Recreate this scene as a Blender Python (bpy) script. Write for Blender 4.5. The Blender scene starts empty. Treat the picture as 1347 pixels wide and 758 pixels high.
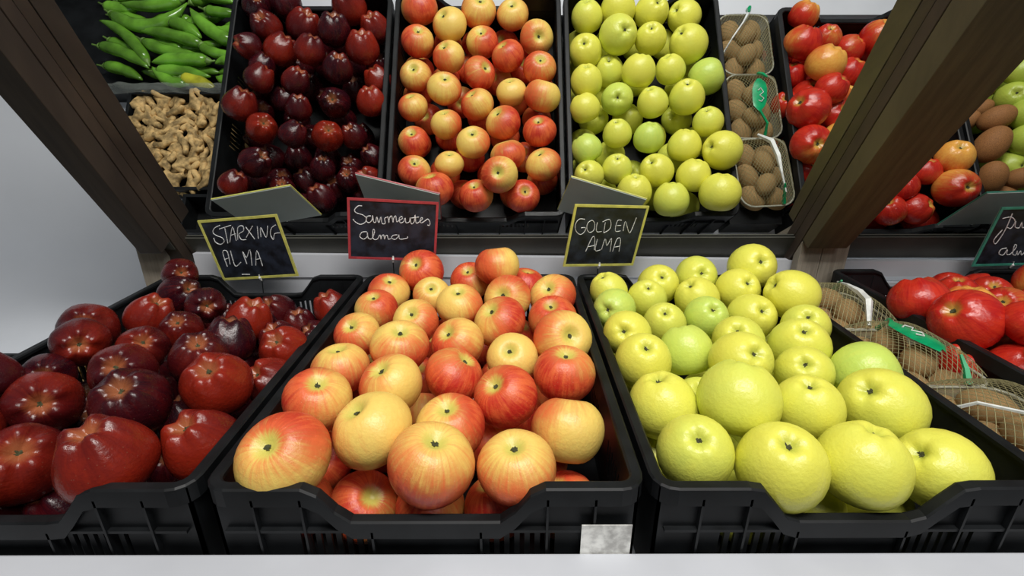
import bpy, bmesh, math, random
from mathutils import Vector, Matrix, noise
R = math.radians
SC = bpy.context.scene
COL = SC.collection
random.seed(11)

# ------------------------------------------------------------------ camera
cam_d = bpy.data.cameras.new('camera'); cam = bpy.data.objects.new('camera', cam_d); COL.objects.link(cam)
cam_d.sensor_fit = 'HORIZONTAL'; cam_d.sensor_width = 36.0
cam_d.lens = 36.0 * 648.33 / 1347.0
cam_d.clip_start = 0.02
_p = R(21.2096); _yaw = 0.0018; _roll = -0.0011
_cy, _sy = math.cos(_yaw), math.sin(_yaw)
_f = Vector((_sy*math.cos(_p), _cy*math.cos(_p), -math.sin(_p)))
_r = Vector((_cy, -_sy, 0)); _u = _r.cross(_f)
_r2 = _r*math.cos(_roll) + _u*math.sin(_roll); _u2 = -_r*math.sin(_roll) + _u*math.cos(_roll)
cam.matrix_world = Matrix(((_r2.x, _u2.x, -_f.x, 0), (_r2.y, _u2.y, -_f.y, 0), (_r2.z, _u2.z, -_f.z, 0.3265), (0, 0, 0, 1)))
SC.camera = cam
# ------------------------------------------------------------------ world, lights, exposure
w = bpy.data.worlds.new('World'); SC.world = w; w.use_nodes = True
w.node_tree.nodes['Background'].inputs[0].default_value = (0.78, 0.84, 0.92, 1)
w.node_tree.nodes['Background'].inputs[1].default_value = 0.10

def area_light(name, loc, target, sx, sy, power, col=(1, 0.97, 0.93)):
    d = bpy.data.lights.new(name, 'AREA'); d.shape = 'RECTANGLE'; d.size = sx; d.size_y = sy; d.energy = power; d.color = col
    o = bpy.data.objects.new(name, d); COL.objects.link(o); o.location = loc
    o.rotation_euler = (Vector(target) - Vector(loc)).to_track_quat('-Z', 'Y').to_euler()
    return o
area_light('ceiling_panel_light', (0.12, -0.12, 1.75), (0.15, 0.62, 0), 1.2, 0.35, 37)
area_light('ceiling_panel_light', (0.9, -1.1, 1.7), (0.2, 0.6, 0), 1.0, 0.4, 10)
SC.view_settings.view_transform = 'Standard'; SC.view_settings.look = 'None'
SC.view_settings.gamma = 1.0; SC.view_settings.use_curve_mapping = False
SC.view_settings.exposure = 0.0
FRUIT = [
 ('mid', -0.2188, 0.3822, 0.0043, 0.0875, -0.13, -0.52, 0.85, 0.45, 0.24, 0.51, 0.82),
 ('mid', -0.2195, 0.4739, 0.0061, 0.0743, 0.23, -0.25, 0.94, 0.72, -0.95, 0.08, -0.29),
 ('mid', -0.2205, 0.5588, -0.0023, 0.072, -0.08, 0.04, 1.0, 0.65, -0.0, -0.12, -0.99),
 ('mid', -0.2233, 0.6438, 0.0029, 0.0658, -0.15, -0.53, 0.83, 0.72, -0.61, -0.06, -0.79),
 ('mid', -0.2174, 0.7302, 0.0057, 0.0684, -0.05, -0.25, 0.97, 0.6, 0.76, 0.43, 0.48),
 ('mid', -0.2146, 0.8026, 0.0073, 0.0703, 0.23, -0.3, 0.93, 0.55, -0.68, 0.49, 0.55),
 ('mid', -0.1455, 0.4265, 0.0021, 0.0808, -0.43, -0.14, 0.89, 0.33, -0.84, -0.04, -0.54),
 ('mid', -0.1443, 0.5127, 0.002, 0.074, -0.34, -0.28, 0.9, 0.42, -0.97, 0.21, 0.13),
 ('mid', -0.152, 0.5992, 0.0072, 0.0768, 0.14, -0.28, 0.95, 0.62, 0.24, -0.18, -0.95),
 ('mid', -0.1456, 0.6879, 0.0037, 0.0696, -0.14, -0.6, 0.79, 0.5, 0.88, -0.01, -0.47),
 ('mid', -0.136, 0.7871, 0.0081, 0.0628, 0.05, -0.63, 0.77, 0.4, -0.69, -0.06, -0.72),
 ('mid', -0.1649, 0.8549, 0.0275, 0.0804, -0.19, -0.69, 0.7, 0.92, 0.96, 0.27, -0.1),
 ('mid', -0.078, 0.3822, -0.0053, 0.0846, 0.21, -0.1, 0.97, 0.66, -0.39, -0.15, -0.91),
 ('mid', -0.0682, 0.4585, -0.0181, 0.0768, -0.08, -0.21, 0.98, 0.5, 0.92, 0.28, 0.26),
 ('mid', -0.0734, 0.5493, -0.008, 0.075, 0.58, 0.03, 0.82, 0.92, -0.0, -0.08, -1.0),
 ('mid', -0.0769, 0.6329, -0.0045, 0.0757, -0.45, -0.43, 0.78, 0.7, -0.5, -0.07, -0.86),
 ('mid', -0.0845, 0.736, 0.0105, 0.0735, -0.01, -0.28, 0.96, 0.35, 0.97, 0.06, -0.23),
 ('mid', -0.0239, 0.8295, 0.0466, 0.0777, -0.11, 0.28, 0.96, 0.58, -0.96, 0.07, -0.26),
 ('mid', -0.0768, 0.8606, 0.0062, 0.0734, -0.11, -0.46, 0.88, 0.75, -0.89, 0.38, 0.24),
 ('mid', 0.0055, 0.3868, -0.0123, 0.0773, -0.11, -0.15, 0.98, 0.6, -0.0, -0.16, -0.99),
 ('mid', -0.006, 0.5033, -0.0074, 0.076, -0.48, -0.4, 0.78, 0.97, 0.69, -0.06, -0.72),
 ('mid', 0.001, 0.5978, -0.01, 0.0694, -0.14, -0.59, 0.8, 0.35, -0.0, -0.22, -0.98),
 ('mid', -0.0164, 0.6844, 0.0048, 0.0793, -0.49, -0.35, 0.8, 0.7, 0.97, 0.22, -0.09),
 ('mid', -0.0065, 0.7676, 0.0108, 0.0762, -0.26, -0.82, 0.5, 0.45, 0.44, 0.52, 0.73),
 ('mid', 0.0263, 0.8575, -0.0018, 0.0734, 0.16, 0.01, 0.99, 0.92, 0.67, 0.55, 0.5),
 ('mid', 0.0626, 0.4477, -0.0149, 0.0793, 0.12, 0.54, 0.83, 0.28, -0.69, 0.42, 0.59),
 ('mid', 0.0668, 0.5408, -0.0, 0.0765, 0.04, -0.06, 1.0, 0.85, -0.5, -0.07, -0.86),
 ('mid', 0.0722, 0.6205, 0.0098, 0.0811, 0.26, -0.8, 0.54, 0.38, -0.95, 0.26, 0.16),
 ('mid', 0.0643, 0.7042, 0.0031, 0.0733, -0.13, -0.39, 0.91, 0.85, 0.58, 0.54, 0.61),
 ('mid', 0.0727, 0.7864, 0.0043, 0.078, -0.37, -0.54, 0.76, 0.65, 0.69, -0.06, -0.72),
 ('gold', 0.1709, 0.8119, 0.0071, 0.0646, -0.41, -0.06, 0.91, 0.3, 0.2, -0.91, -0.35),
 ('gold', 0.17, 0.7456, -0.0007, 0.0687, -0.55, -0.78, 0.3, 1, 0.87, 0.11, -0.47),
 ('gold', 0.2712, 0.8485, 0.0034, 0.074, -0.05, -0.69, 0.72, 0.2, -0.07, -0.96, -0.26),
 ('gold', 0.2361, 0.7931, -0.0015, 0.0661, -0.1, -0.45, 0.89, 0.4, 0.88, -0.1, -0.47),
 ('gold', 0.3475, 0.8715, 0.0115, 0.0755, -0.03, -0.87, 0.5, 0.5, 0.33, 0.67, -0.66),
 ('gold', 0.3245, 0.7964, -0.0019, 0.074, -0.56, -0.21, 0.8, 0.2, -0.25, -0.96, -0.09),
 ('gold', 0.4455, 0.864, 0.0328, 0.0837, 0.02, -0.83, 0.56, 0.2, -1.0, 0.02, -0.01),
 ('gold', 0.4024, 0.8137, 0.0081, 0.0738, 0.15, -0.75, 0.65, 0.15, -0.27, -0.94, -0.18),
 ('gold', 0.2414, 0.7043, -0.0057, 0.0644, -0.2, -0.53, 0.82, 0.3, 0.18, -0.87, 0.46),
 ('gold', 0.3123, 0.717, -0.0018, 0.0677, 0.01, -0.69, 0.72, 0.9, 0.34, -0.94, 0.06),
 ('gold', 0.3939, 0.7333, -0.0086, 0.0739, 0.07, -0.76, 0.64, 0.2, -1.0, 0.03, 0.02),
 ('gold', 0.1686, 0.6465, 0.0041, 0.0682, -0.36, -0.78, 0.51, 0.05, -0.99, -0.12, -0.06),
 ('gold', 0.3242, 0.6305, 0.0015, 0.069, -0.37, -0.57, 0.74, 0.3, 0.61, -0.75, 0.24),
 ('gold', 0.2458, 0.6159, -0.0072, 0.0721, -0.15, 0.47, 0.87, 0.7, -0.9, -0.27, -0.34),
 ('gold', 0.1755, 0.5744, 0.0001, 0.0736, -0.09, -0.51, 0.86, 0.1, 0.73, 0.29, 0.62),
 ('gold', 0.4649, 0.7587, 0.0195, 0.0825, -0.87, 0.03, 0.49, 0.1, 0.56, 0.74, 0.37),
 ('gold', 0.4494, 0.6786, 0.0003, 0.0668, -0.34, -0.53, 0.78, 0.3, -0.67, -0.08, 0.74),
 ('gold', 0.4048, 0.6154, 0.0002, 0.0779, -0.2, -0.42, 0.89, 0.3, -0.9, 0.43, -0.02),
 ('gold', 0.2952, 0.5563, 0.0111, 0.075, 0.1, -0.73, 0.68, 0.25, 0.85, -0.51, -0.11),
 ('gold', 0.3723, 0.5441, 0.0001, 0.0667, -0.43, -0.56, 0.71, 0.4, 0.48, 0.2, -0.85),
 ('gold', 0.177, 0.4887, -0.01, 0.0787, -0.22, 0.07, 0.97, 0.2, 0.53, -0.77, -0.36),
 ('gold', 0.2511, 0.4626, 0.0159, 0.087, 0.24, 0.39, 0.89, 0.45, -0.79, 0.6, -0.11),
 ('gold', 0.3303, 0.4633, 0.0029, 0.0716, -0.19, -0.11, 0.98, 0.2, -0.64, -0.75, 0.14),
 ('gold', 0.1833, 0.398, -0.0038, 0.0756, -0.17, -0.48, 0.86, 0.35, -0.63, -0.76, 0.18),
 ('gold', 0.2574, 0.3779, -0.0026, 0.0838, -0.12, -0.33, 0.94, 0.15, -0.97, -0.26, -0.0),
 ('gold', 0.4591, 0.5564, -0.0108, 0.0807, -0.9, 0.16, -0.4, 0.9, -0.55, -0.07, 0.83),
 ('gold', 0.4196, 0.4737, -0.0031, 0.087, -0.66, -0.22, 0.72, 0.3, -0.31, -0.77, -0.56),
 ('gold', 0.3406, 0.3835, -0.0058, 0.0822, 0.15, 0.08, 0.98, 0.2, -0.48, -0.82, 0.31),
 ('gold', 0.4208, 0.3873, -0.017, 0.0806, -0.77, -0.02, 0.64, 0.25, -0.61, -0.63, -0.48),
 ('gold', 0.2349, 0.5243, -0.035, 0.07, -0.11, -0.3, 0.95, 0.3, -0.37, 0.1, 0.92),
 ('stark', -0.5977, 0.84, 0.0285, 0.06, 0.63, -0.69, 0.36, 0.55, 0.26, -0.85, 0.47),
 ('stark', -0.5635, 0.7829, 0.012, 0.0679, 0.8, -0.31, 0.51, 0.1, 0.32, -0.85, 0.41),
 ('stark', -0.5597, 0.698, 0.0099, 0.0694, 0.59, 0.03, 0.81, 0.8, 0.03, -0.89, -0.46),
 ('stark', -0.4842, 0.7192, 0.0193, 0.0595, 0.59, -0.77, 0.23, 0.15, -0.88, 0.04, 0.47),
 ('stark', -0.481, 0.6492, 0.011, 0.059, 0.29, -0.58, 0.76, 0.45, -0.3, 0.39, 0.87),
 ('stark', -0.4148, 0.7118, -0.0018, 0.071, 0.39, -0.03, 0.92, 0.85, -0.97, 0.21, -0.12),
 ('stark', -0.4364, 0.844, -0.0472, 0.0675, -0.29, -0.55, 0.78, 0.15, -0.03, 0.85, -0.52),
 ('stark', -0.3765, 0.7942, -0.0513, 0.0616, 0.02, -0.1, 1.0, 0.3, 0.31, 0.92, 0.24),
 ('stark', -0.4039, 0.6309, 0.0021, 0.0702, 0.16, 0.27, 0.95, 0.05, 0.86, 0.18, 0.49),
 ('stark', -0.3224, 0.6214, -0.0074, 0.0697, -0.03, -0.6, 0.8, 1.0, -0.87, -0.32, 0.38),
 ('stark', -0.4912, 0.5847, 0.0147, 0.0635, 0.55, -0.55, 0.62, 0.45, 0.38, 0.93, 0.0),
 ('stark', -0.3968, 0.5538, 0.0188, 0.0698, 0.33, -0.39, 0.86, 0.25, -0.59, 0.78, 0.22),
 ('stark', -0.3437, 0.4971, 0.0156, 0.0776, 0.13, -0.51, 0.85, 0.75, -0.61, 0.79, 0.01),
 ('stark', -0.3231, 0.7395, -0.0472, 0.058, -0.49, -0.39, 0.78, 0.1, -0.3, 0.93, -0.23),
 ('stark', -0.6099, 0.6436, 0.0159, 0.075, 0.46, -0.69, 0.55, 0.4, -0.6, -0.66, -0.45),
 ('stark', -0.5696, 0.5826, 0.0231, 0.066, 0.6, -0.74, 0.31, 0.5, -0.84, 0.2, 0.5),
 ('stark', -0.5787, 0.5348, 0.0027, 0.058, 0.55, -0.71, 0.43, 0.05, 0.5, -0.74, -0.46),
 ('stark', -0.5439, 0.4861, -0.0059, 0.0775, 0.61, -0.66, 0.45, 0.55, 0.15, -0.9, -0.4),
 ('stark', -0.6059, 0.4978, 0.0235, 0.0598, -0.49, 0.28, 0.83, 0.45, 0.65, -0.69, 0.32),
 ('stark', -0.4605, 0.5098, 0.0231, 0.0702, 0.36, -0.68, 0.64, 0.45, 0.49, -0.87, -0.1),
 ('stark', -0.4109, 0.4534, 0.0193, 0.0781, 0.18, -0.51, 0.84, 0.0, -0.51, 0.86, -0.08),
 ('stark', -0.3862, 0.3802, 0.0067, 0.0825, -0.14, -0.17, 0.98, 0.75, -0.24, -0.06, 0.97),
 ('stark', -0.504, 0.4079, -0.023, 0.084, 0.55, -0.39, 0.73, 0.5, -0.32, 0.93, -0.17),
 ('stark', -0.3258, 0.4235, -0.0114, 0.0742, -0.19, -0.31, 0.93, 0.7, 0.42, 0.89, 0.17),
 ('stark', -0.3214, 0.8096, -0.025, 0.064, -0.29, -0.16, 0.94, 0.6, 0.13, 0.99, -0.0),
 ('stark', -0.3146, 0.5567, -0.02, 0.066, -0.36, -0.54, 0.76, 0.6, 0.77, -0.29, -0.56),
 ('stark', -0.3658, 0.6964, -0.0303, 0.06, -0.19, -0.32, 0.93, 0.4, 0.74, -0.63, 0.21),
 ('stark', -0.435, 0.7718, -0.04, 0.06, 0.23, -0.5, 0.84, 0.1, -0.09, 0.9, 0.44),
 ('stark', -0.5282, 0.8199, -0.05, 0.06, 0.28, -0.22, 0.93, 0.3, 0.99, -0.12, -0.04),
 ('stark', -0.5468, 0.354, -0.009, 0.075, -0.27, -0.32, 0.91, 0.3, -0.03, 1.0, -0.03),
 ('stark', -0.6095, 0.3694, 0.0001, 0.07, 0.4, 0.1, 0.91, 0.1, -0.12, 0.73, -0.68),
 ('stark', -0.5831, 0.4284, -0.0, 0.075, 0.03, -0.05, 1.0, 0.4, -0.88, -0.43, 0.19),
 ('red', 0.6668, 0.7446, 0.0152, 0.086, -0.1, 0.41, 0.9, 0.8, -0.22, -0.96, -0.16),
 ('red', 0.8032, 0.8237, -0.005, 0.07, -0.21, -0.06, 0.98, 1.0, 0.72, -0.45, -0.53),
 ('red', 0.7371, 0.7285, 0.01, 0.078, -0.02, 0.18, 0.98, 0.45, 0.48, 0.87, -0.1),
 ('red', 0.8726, 0.831, -0.0089, 0.068, -0.4, -0.49, 0.77, 1.0, 0.81, 0.13, -0.57),
 ('red', 0.8018, 0.7342, 0.0064, 0.07, -0.69, -0.43, 0.58, 0.7, -0.99, 0.07, -0.1),
 ('red', 0.6674, 0.6584, 0.0193, 0.092, -0.83, -0.16, 0.54, 0.9, -0.7, -0.66, 0.28),
 ('red', 0.7441, 0.6596, -0.005, 0.075, 0.12, 0.03, 0.99, 0.75, 0.55, 0.8, 0.24),
 ('red', 0.7091, 0.5946, -0.0308, 0.085, -0.12, -0.35, 0.93, 1.0, 0.77, -0.48, 0.43),
 ('red', 0.7018, 0.3981, 0.0, 0.07, 0.36, -0.52, 0.78, 0.5, -0.83, 0.56, 0.0),
 ('red', 0.6849, 0.4817, 0.0097, 0.085, 0.21, -0.65, 0.73, 0.8, 0.92, 0.39, -0.03),
 ('red', 0.7561, 0.4524, -0.0096, 0.065, -0.13, -0.29, 0.95, 0.85, -0.26, -0.43, -0.86),
 ('red', 0.8071, 0.4807, -0.0123, 0.07, 0.43, -0.31, 0.85, 0.9, 0.06, 0.08, -0.99),
 ('red', 0.8678, 0.4601, 0.0019, 0.08, 0.19, -0.43, 0.89, 0.7, -0.51, 0.12, -0.85),
 ('red', 0.7187, 0.548, 0.0263, 0.085, 0.27, -0.51, 0.81, 0.25, -0.72, -0.69, 0.06),
 ('red', 0.7989, 0.5446, -0.01, 0.07, 0.25, -0.49, 0.83, 0.85, -0.79, 0.55, -0.28),
 ('red', 0.72, 0.6159, 0.033, 0.07, 0.41, -0.32, 0.86, 0.95, -0.72, -0.66, 0.24),
 ('red', 0.77, 0.6065, -0.0104, 0.06, 0.31, -0.37, 0.87, 0.5, 0.41, 0.91, -0.05),
 ('red', 0.6783, 0.5366, -0.03, 0.06, -0.34, -0.57, 0.74, 1.0, -0.88, -0.41, -0.23),
 ('red', 0.6495, 0.6166, -0.0301, 0.065, -0.46, -0.12, 0.88, 0.9, -0.84, -0.43, 0.33),
 ('red', 0.6759, 0.7808, -0.0398, 0.065, 0.38, -0.13, 0.92, 0.9, 0.25, 0.96, 0.14),
 ('red', 0.9334, 0.7958, -0.0103, 0.065, 0.02, -0.64, 0.76, 0.95, -0.09, -0.9, -0.43),
 ('red', 0.9869, 0.7702, 0.0103, 0.075, -0.26, -0.33, 0.91, 0.3, -0.29, 0.76, -0.58),
 ('red', 0.9757, 0.8444, 0.01, 0.085, -0.06, 0.37, 0.93, 0.55, 0.03, 0.9, 0.43),
 ('red', 0.9052, 0.8814, -0.0208, 0.07, 0.47, -0.05, 0.88, 0.85, -0.97, -0.19, -0.13),
 ('red', 0.8435, 0.884, -0.0204, 0.07, -0.48, -0.41, 0.77, 0.9, -0.6, -0.8, 0.05),
 ('red', 0.8635, 0.5503, -0.01, 0.076, -0.01, -0.53, 0.85, 0.8, -0.86, -0.49, -0.18),
 ('red', 0.93, 0.5, -0.01, 0.076, -0.15, -0.34, 0.93, 0.8, -0.68, 0.61, 0.41),
 ('red', 0.87, 0.64, 0.0, 0.076, 0.12, -0.52, 0.85, 0.8, -0.81, 0.57, -0.13),
 ('red', 0.95, 0.62, -0.01, 0.076, -0.01, -0.8, 0.6, 0.8, -0.99, 0.12, 0.06),
 ('red', 0.8636, 0.7288, -0.0019, 0.076, 0.49, -0.05, 0.87, 0.8, 0.3, 0.02, -0.95),
 ('red', 0.9302, 0.7099, 0.0, 0.076, 0.29, -0.49, 0.82, 0.8, 0.9, 0.36, 0.24),
 ('brown', 1.064, 0.6651, -0.021, 0.048, 0.56, -0.53, 0.63, 0, -0.4, -0.89, -0.2),
 ('brown', 1.0946, 0.6789, 0.0137, 0.068, 0.8, -0.34, 0.48, 0, 0.8, 0.55, 0.24),
 ('brown', 1.0732, 0.7417, 0.01, 0.08, 0.43, -0.73, 0.53, 0, 0.22, 0.95, -0.21),
 ('brown', 1.0647, 0.8182, 0.0015, 0.072, -0.03, -0.72, 0.69, 0, 0.23, -0.78, 0.58),
 ('brown', 1.1347, 0.6852, -0.023, 0.056, -0.17, -0.87, 0.46, 0, 0.87, 0.47, 0.13),
 ('brown', 1.1049, 0.8527, -0.0273, 0.064, 0.4, -0.53, 0.75, 0, -0.25, 0.82, 0.52),
 ('brown', 1.1208, 0.822, 0.0114, 0.056, 0.68, -0.1, 0.73, 0, -0.62, -0.26, 0.74),
 ('brown', 1.1, 0.6337, -0.0214, 0.048, 0.76, -0.37, 0.53, 0, -0.34, 0.9, 0.26),
 ('green', 1.1706, 0.5636, 0.0189, 0.07, 0.21, -0.64, 0.74, 0.7, -0.58, -0.8, 0.16),
 ('green', 1.1542, 0.6201, 0.0043, 0.07, -0.55, 0.13, 0.82, 0.7, 0.38, 0.55, -0.75),
 ('green', 1.1557, 0.6768, 0.0256, 0.07, -0.01, 0.18, 0.98, 0.7, -0.96, 0.19, 0.21),
 ('green', 1.1453, 0.7363, 0.0208, 0.07, -0.27, -0.02, 0.96, 0.7, -0.25, 0.95, 0.2),
 ('green', 1.1357, 0.7796, -0.0191, 0.07, 0.08, 0.41, 0.91, 0.7, 0.5, 0.79, -0.36),
 ('green', 1.2198, 0.5673, -0.0164, 0.07, -0.25, -0.01, 0.97, 0.7, 0.92, -0.06, 0.39),
 ('green', 1.2065, 0.6517, -0.0026, 0.07, -0.38, -0.24, 0.89, 0.7, -0.94, 0.28, -0.2),
 ('green', 1.1984, 0.7137, -0.0016, 0.07, -0.24, -0.3, 0.92, 0.7, 0.86, -0.48, -0.14),
 ('green', 1.1919, 0.7864, 0.0032, 0.07, 0.35, -0.43, 0.83, 0.7, 0.99, 0.12, 0.03),
 ('green', 1.235, 0.44, 0.0, 0.07, 0.13, 0.32, 0.94, 0.7, 0.78, 0.61, 0.15),
 ('green', 1.305, 0.44, 0.0, 0.07, -0.46, -0.51, 0.73, 0.7, 0.87, 0.48, 0.15),
 ('green', 1.375, 0.44, 0.0, 0.07, 0.22, -0.48, 0.85, 0.7, 0.34, -0.92, 0.2),
 ('green', 1.2552, 0.5177, 0.0001, 0.07, -0.25, -0.39, 0.89, 0.7, 0.7, -0.51, 0.5),
 ('green', 1.325, 0.518, 0.0, 0.07, 0.18, -0.2, 0.96, 0.7, 0.62, -0.69, -0.37),
 ('green', 1.395, 0.518, 0.0, 0.07, 0.24, 0.03, 0.97, 0.7, 0.92, 0.35, 0.19),
 ('green', 1.2473, 0.6082, 0.0132, 0.07, -0.33, -0.05, 0.94, 0.7, 0.51, -0.79, -0.34),
 ('green', 1.3074, 0.5954, -0.0006, 0.07, -0.04, -0.23, 0.97, 0.7, -1.0, 0.02, 0.04),
 ('green', 1.375, 0.596, 0.0, 0.07, -0.07, -0.24, 0.97, 0.7, 0.4, -0.9, 0.18),
 ('green', 1.2619, 0.6773, 0.0004, 0.07, -0.08, -0.59, 0.81, 0.7, 0.13, 0.89, -0.44),
 ('green', 1.3252, 0.674, -0.0, 0.07, -0.42, -0.64, 0.64, 0.7, 0.99, -0.13, -0.01),
 ('green', 1.395, 0.674, 0.0, 0.07, -0.25, -0.57, 0.78, 0.7, -0.99, 0.08, 0.06),
 ('green', 1.2442, 0.7542, -0.0002, 0.07, -0.53, -0.52, 0.67, 0.7, -0.99, -0.03, 0.16),
 ('green', 1.3073, 0.7519, 0.0, 0.07, 0.4, 0.18, 0.9, 0.7, 0.59, 0.74, -0.32),
 ('green', 1.375, 0.752, 0.0, 0.07, -0.22, 0.1, 0.97, 0.7, 0.28, 0.02, -0.96),
 ('green', 1.255, 0.83, 0.0, 0.07, -0.6, -0.05, 0.8, 0.7, 0.69, -0.6, -0.42),
 ('green', 1.325, 0.83, 0.0, 0.07, -0.56, -0.16, 0.81, 0.7, 0.53, 0.85, 0.01),
 ('green', 1.395, 0.83, 0.0, 0.07, -0.06, -0.62, 0.78, 0.7, 0.58, 0.8, -0.14),
 ('brown', 1.08, 0.45, 0.0, 0.068, 0.27, -0.24, 0.93, 0, -0.22, -0.97, -0.07),
 ('brown', 1.15, 0.43, -0.01, 0.068, 0.28, -0.84, 0.47, 0, -0.24, -0.95, 0.19),
 ('brown', 1.09, 0.52, 0.0, 0.068, 0.43, -0.26, 0.86, 0, -0.39, -0.92, -0.06),
 ('brown', 1.1594, 0.5065, -0.0013, 0.068, -0.26, -0.5, 0.83, 0, -0.04, 0.16, 0.99),
 ('brown', 1.1, 0.5846, -0.0086, 0.068, -0.82, -0.05, 0.57, 0, -0.36, -0.65, -0.67),
 ('stark_low', -0.618, 0.412, -0.086, 0.066),
 ('stark_low', -0.552, 0.412, -0.086, 0.066),
 ('stark_low', -0.486, 0.412, -0.086, 0.066),
 ('stark_low', -0.42, 0.412, -0.086, 0.066),
 ('stark_low', -0.354, 0.412, -0.086, 0.066),
 ('stark_low', -0.594, 0.472, -0.086, 0.066),
 ('stark_low', -0.528, 0.472, -0.086, 0.066),
 ('stark_low', -0.462, 0.472, -0.086, 0.066),
 ('stark_low', -0.396, 0.472, -0.086, 0.066),
 ('stark_low', -0.33, 0.472, -0.086, 0.066),
 ('stark_low', -0.618, 0.532, -0.086, 0.066),
 ('stark_low', -0.564, 0.568, -0.086, 0.066),
 ('stark_low', -0.504, 0.532, -0.086, 0.066),
 ('stark_low', -0.45, 0.568, -0.086, 0.066),
 ('stark_low', -0.39, 0.538, -0.086, 0.066),
 ('stark_low', -0.336, 0.574, -0.086, 0.066),
 ('stark_low', -0.618, 0.604, -0.086, 0.066),
 ('stark_low', -0.528, 0.622, -0.086, 0.066),
 ('stark_low', -0.414, 0.622, -0.086, 0.066),
 ('stark_low', -0.618, 0.67, -0.086, 0.066),
 ('stark_low', -0.48, 0.67, -0.086, 0.066),
 ('stark_low', -0.366, 0.67, -0.086, 0.066),
 ('stark_low', -0.582, 0.724, -0.086, 0.066),
 ('stark_low', -0.516, 0.724, -0.086, 0.066),
 ('stark_low', -0.444, 0.724, -0.086, 0.066),
 ('stark_low', -0.384, 0.748, -0.086, 0.066),
 ('stark_low', -0.618, 0.778, -0.086, 0.066),
 ('stark_low', -0.552, 0.784, -0.086, 0.066),
 ('stark_low', -0.486, 0.784, -0.086, 0.066),
 ('stark_low', -0.42, 0.802, -0.086, 0.066),
 ('stark_low', -0.342, 0.82, -0.086, 0.066),
 ('stark_low', -0.618, 0.844, -0.086, 0.066),
 ('stark_low', -0.498, 0.85, -0.086, 0.066),
 ('mid_low', -0.231, 0.412, -0.086, 0.074),
 ('mid_low', -0.159, 0.412, -0.086, 0.074),
 ('mid_low', -0.087, 0.412, -0.086, 0.074),
 ('mid_low', -0.015, 0.412, -0.086, 0.074),
 ('mid_low', 0.057, 0.412, -0.086, 0.074),
 ('mid_low', -0.231, 0.484, -0.086, 0.074),
 ('mid_low', -0.165, 0.514, -0.086, 0.074),
 ('mid_low', -0.099, 0.484, -0.086, 0.074),
 ('mid_low', -0.033, 0.514, -0.086, 0.074),
 ('mid_low', 0.033, 0.484, -0.086, 0.074),
 ('mid_low', -0.231, 0.556, -0.086, 0.074),
 ('mid_low', -0.123, 0.574, -0.086, 0.074),
 ('mid_low', 0.009, 0.574, -0.086, 0.074),
 ('mid_low', 0.075, 0.544, -0.086, 0.074),
 ('mid_low', -0.201, 0.622, -0.086, 0.074),
 ('mid_low', -0.069, 0.622, -0.086, 0.074),
 ('mid_low', 0.063, 0.622, -0.086, 0.074),
 ('mid_low', -0.147, 0.67, -0.086, 0.074),
 ('mid_low', -0.015, 0.67, -0.086, 0.074),
 ('mid_low', -0.231, 0.688, -0.086, 0.074),
 ('mid_low', -0.099, 0.724, -0.086, 0.074),
 ('mid_low', 0.033, 0.724, -0.086, 0.074),
 ('mid_low', -0.231, 0.76, -0.086, 0.074),
 ('mid_low', -0.159, 0.766, -0.086, 0.074),
 ('mid_low', -0.045, 0.772, -0.086, 0.074),
 ('mid_low', -0.111, 0.82, -0.086, 0.074),
 ('mid_low', 0.009, 0.82, -0.086, 0.074),
 ('mid_low', 0.075, 0.784, -0.086, 0.074),
 ('mid_low', -0.231, 0.832, -0.086, 0.074),
 ('gold_low', 0.175, 0.412, -0.086, 0.074),
 ('gold_low', 0.247, 0.412, -0.086, 0.074),
 ('gold_low', 0.319, 0.412, -0.086, 0.074),
 ('gold_low', 0.391, 0.412, -0.086, 0.074),
 ('gold_low', 0.433, 0.472, -0.086, 0.074),
 ('gold_low', 0.175, 0.484, -0.086, 0.074),
 ('gold_low', 0.247, 0.484, -0.086, 0.074),
 ('gold_low', 0.313, 0.514, -0.086, 0.074),
 ('gold_low', 0.175, 0.556, -0.086, 0.074),
 ('gold_low', 0.247, 0.562, -0.086, 0.074),
 ('gold_low', 0.355, 0.574, -0.086, 0.074),
 ('gold_low', 0.421, 0.544, -0.086, 0.074),
 ('gold_low', 0.205, 0.622, -0.086, 0.074),
 ('gold_low', 0.289, 0.622, -0.086, 0.074),
 ('gold_low', 0.409, 0.622, -0.086, 0.074),
 ('gold_low', 0.343, 0.67, -0.086, 0.074),
 ('gold_low', 0.175, 0.688, -0.086, 0.074),
 ('gold_low', 0.241, 0.718, -0.086, 0.074),
 ('gold_low', 0.391, 0.724, -0.086, 0.074),
 ('gold_low', 0.451, 0.682, -0.086, 0.074),
 ('gold_low', 0.175, 0.76, -0.086, 0.074),
 ('gold_low', 0.289, 0.772, -0.086, 0.074),
 ('gold_low', 0.445, 0.772, -0.086, 0.074),
 ('gold_low', 0.217, 0.82, -0.086, 0.074),
 ('gold_low', 0.343, 0.82, -0.086, 0.074),
 ('gold_low', 0.409, 0.85, -0.086, 0.074),
 ('red_low', 0.677, 0.447, -0.086, 0.074),
 ('red_low', 0.749, 0.447, -0.086, 0.074),
 ('red_low', 0.821, 0.447, -0.086, 0.074),
 ('red_low', 0.893, 0.447, -0.086, 0.074),
 ('red_low', 0.965, 0.447, -0.086, 0.074),
 ('red_low', 0.677, 0.519, -0.086, 0.074),
 ('red_low', 0.749, 0.519, -0.086, 0.074),
 ('red_low', 0.821, 0.519, -0.086, 0.074),
 ('red_low', 0.893, 0.519, -0.086, 0.074),
 ('red_low', 0.965, 0.519, -0.086, 0.074),
 ('red_low', 0.677, 0.621, -0.086, 0.074),
 ('red_low', 0.749, 0.603, -0.086, 0.074),
 ('red_low', 0.821, 0.591, -0.086, 0.074),
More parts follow.
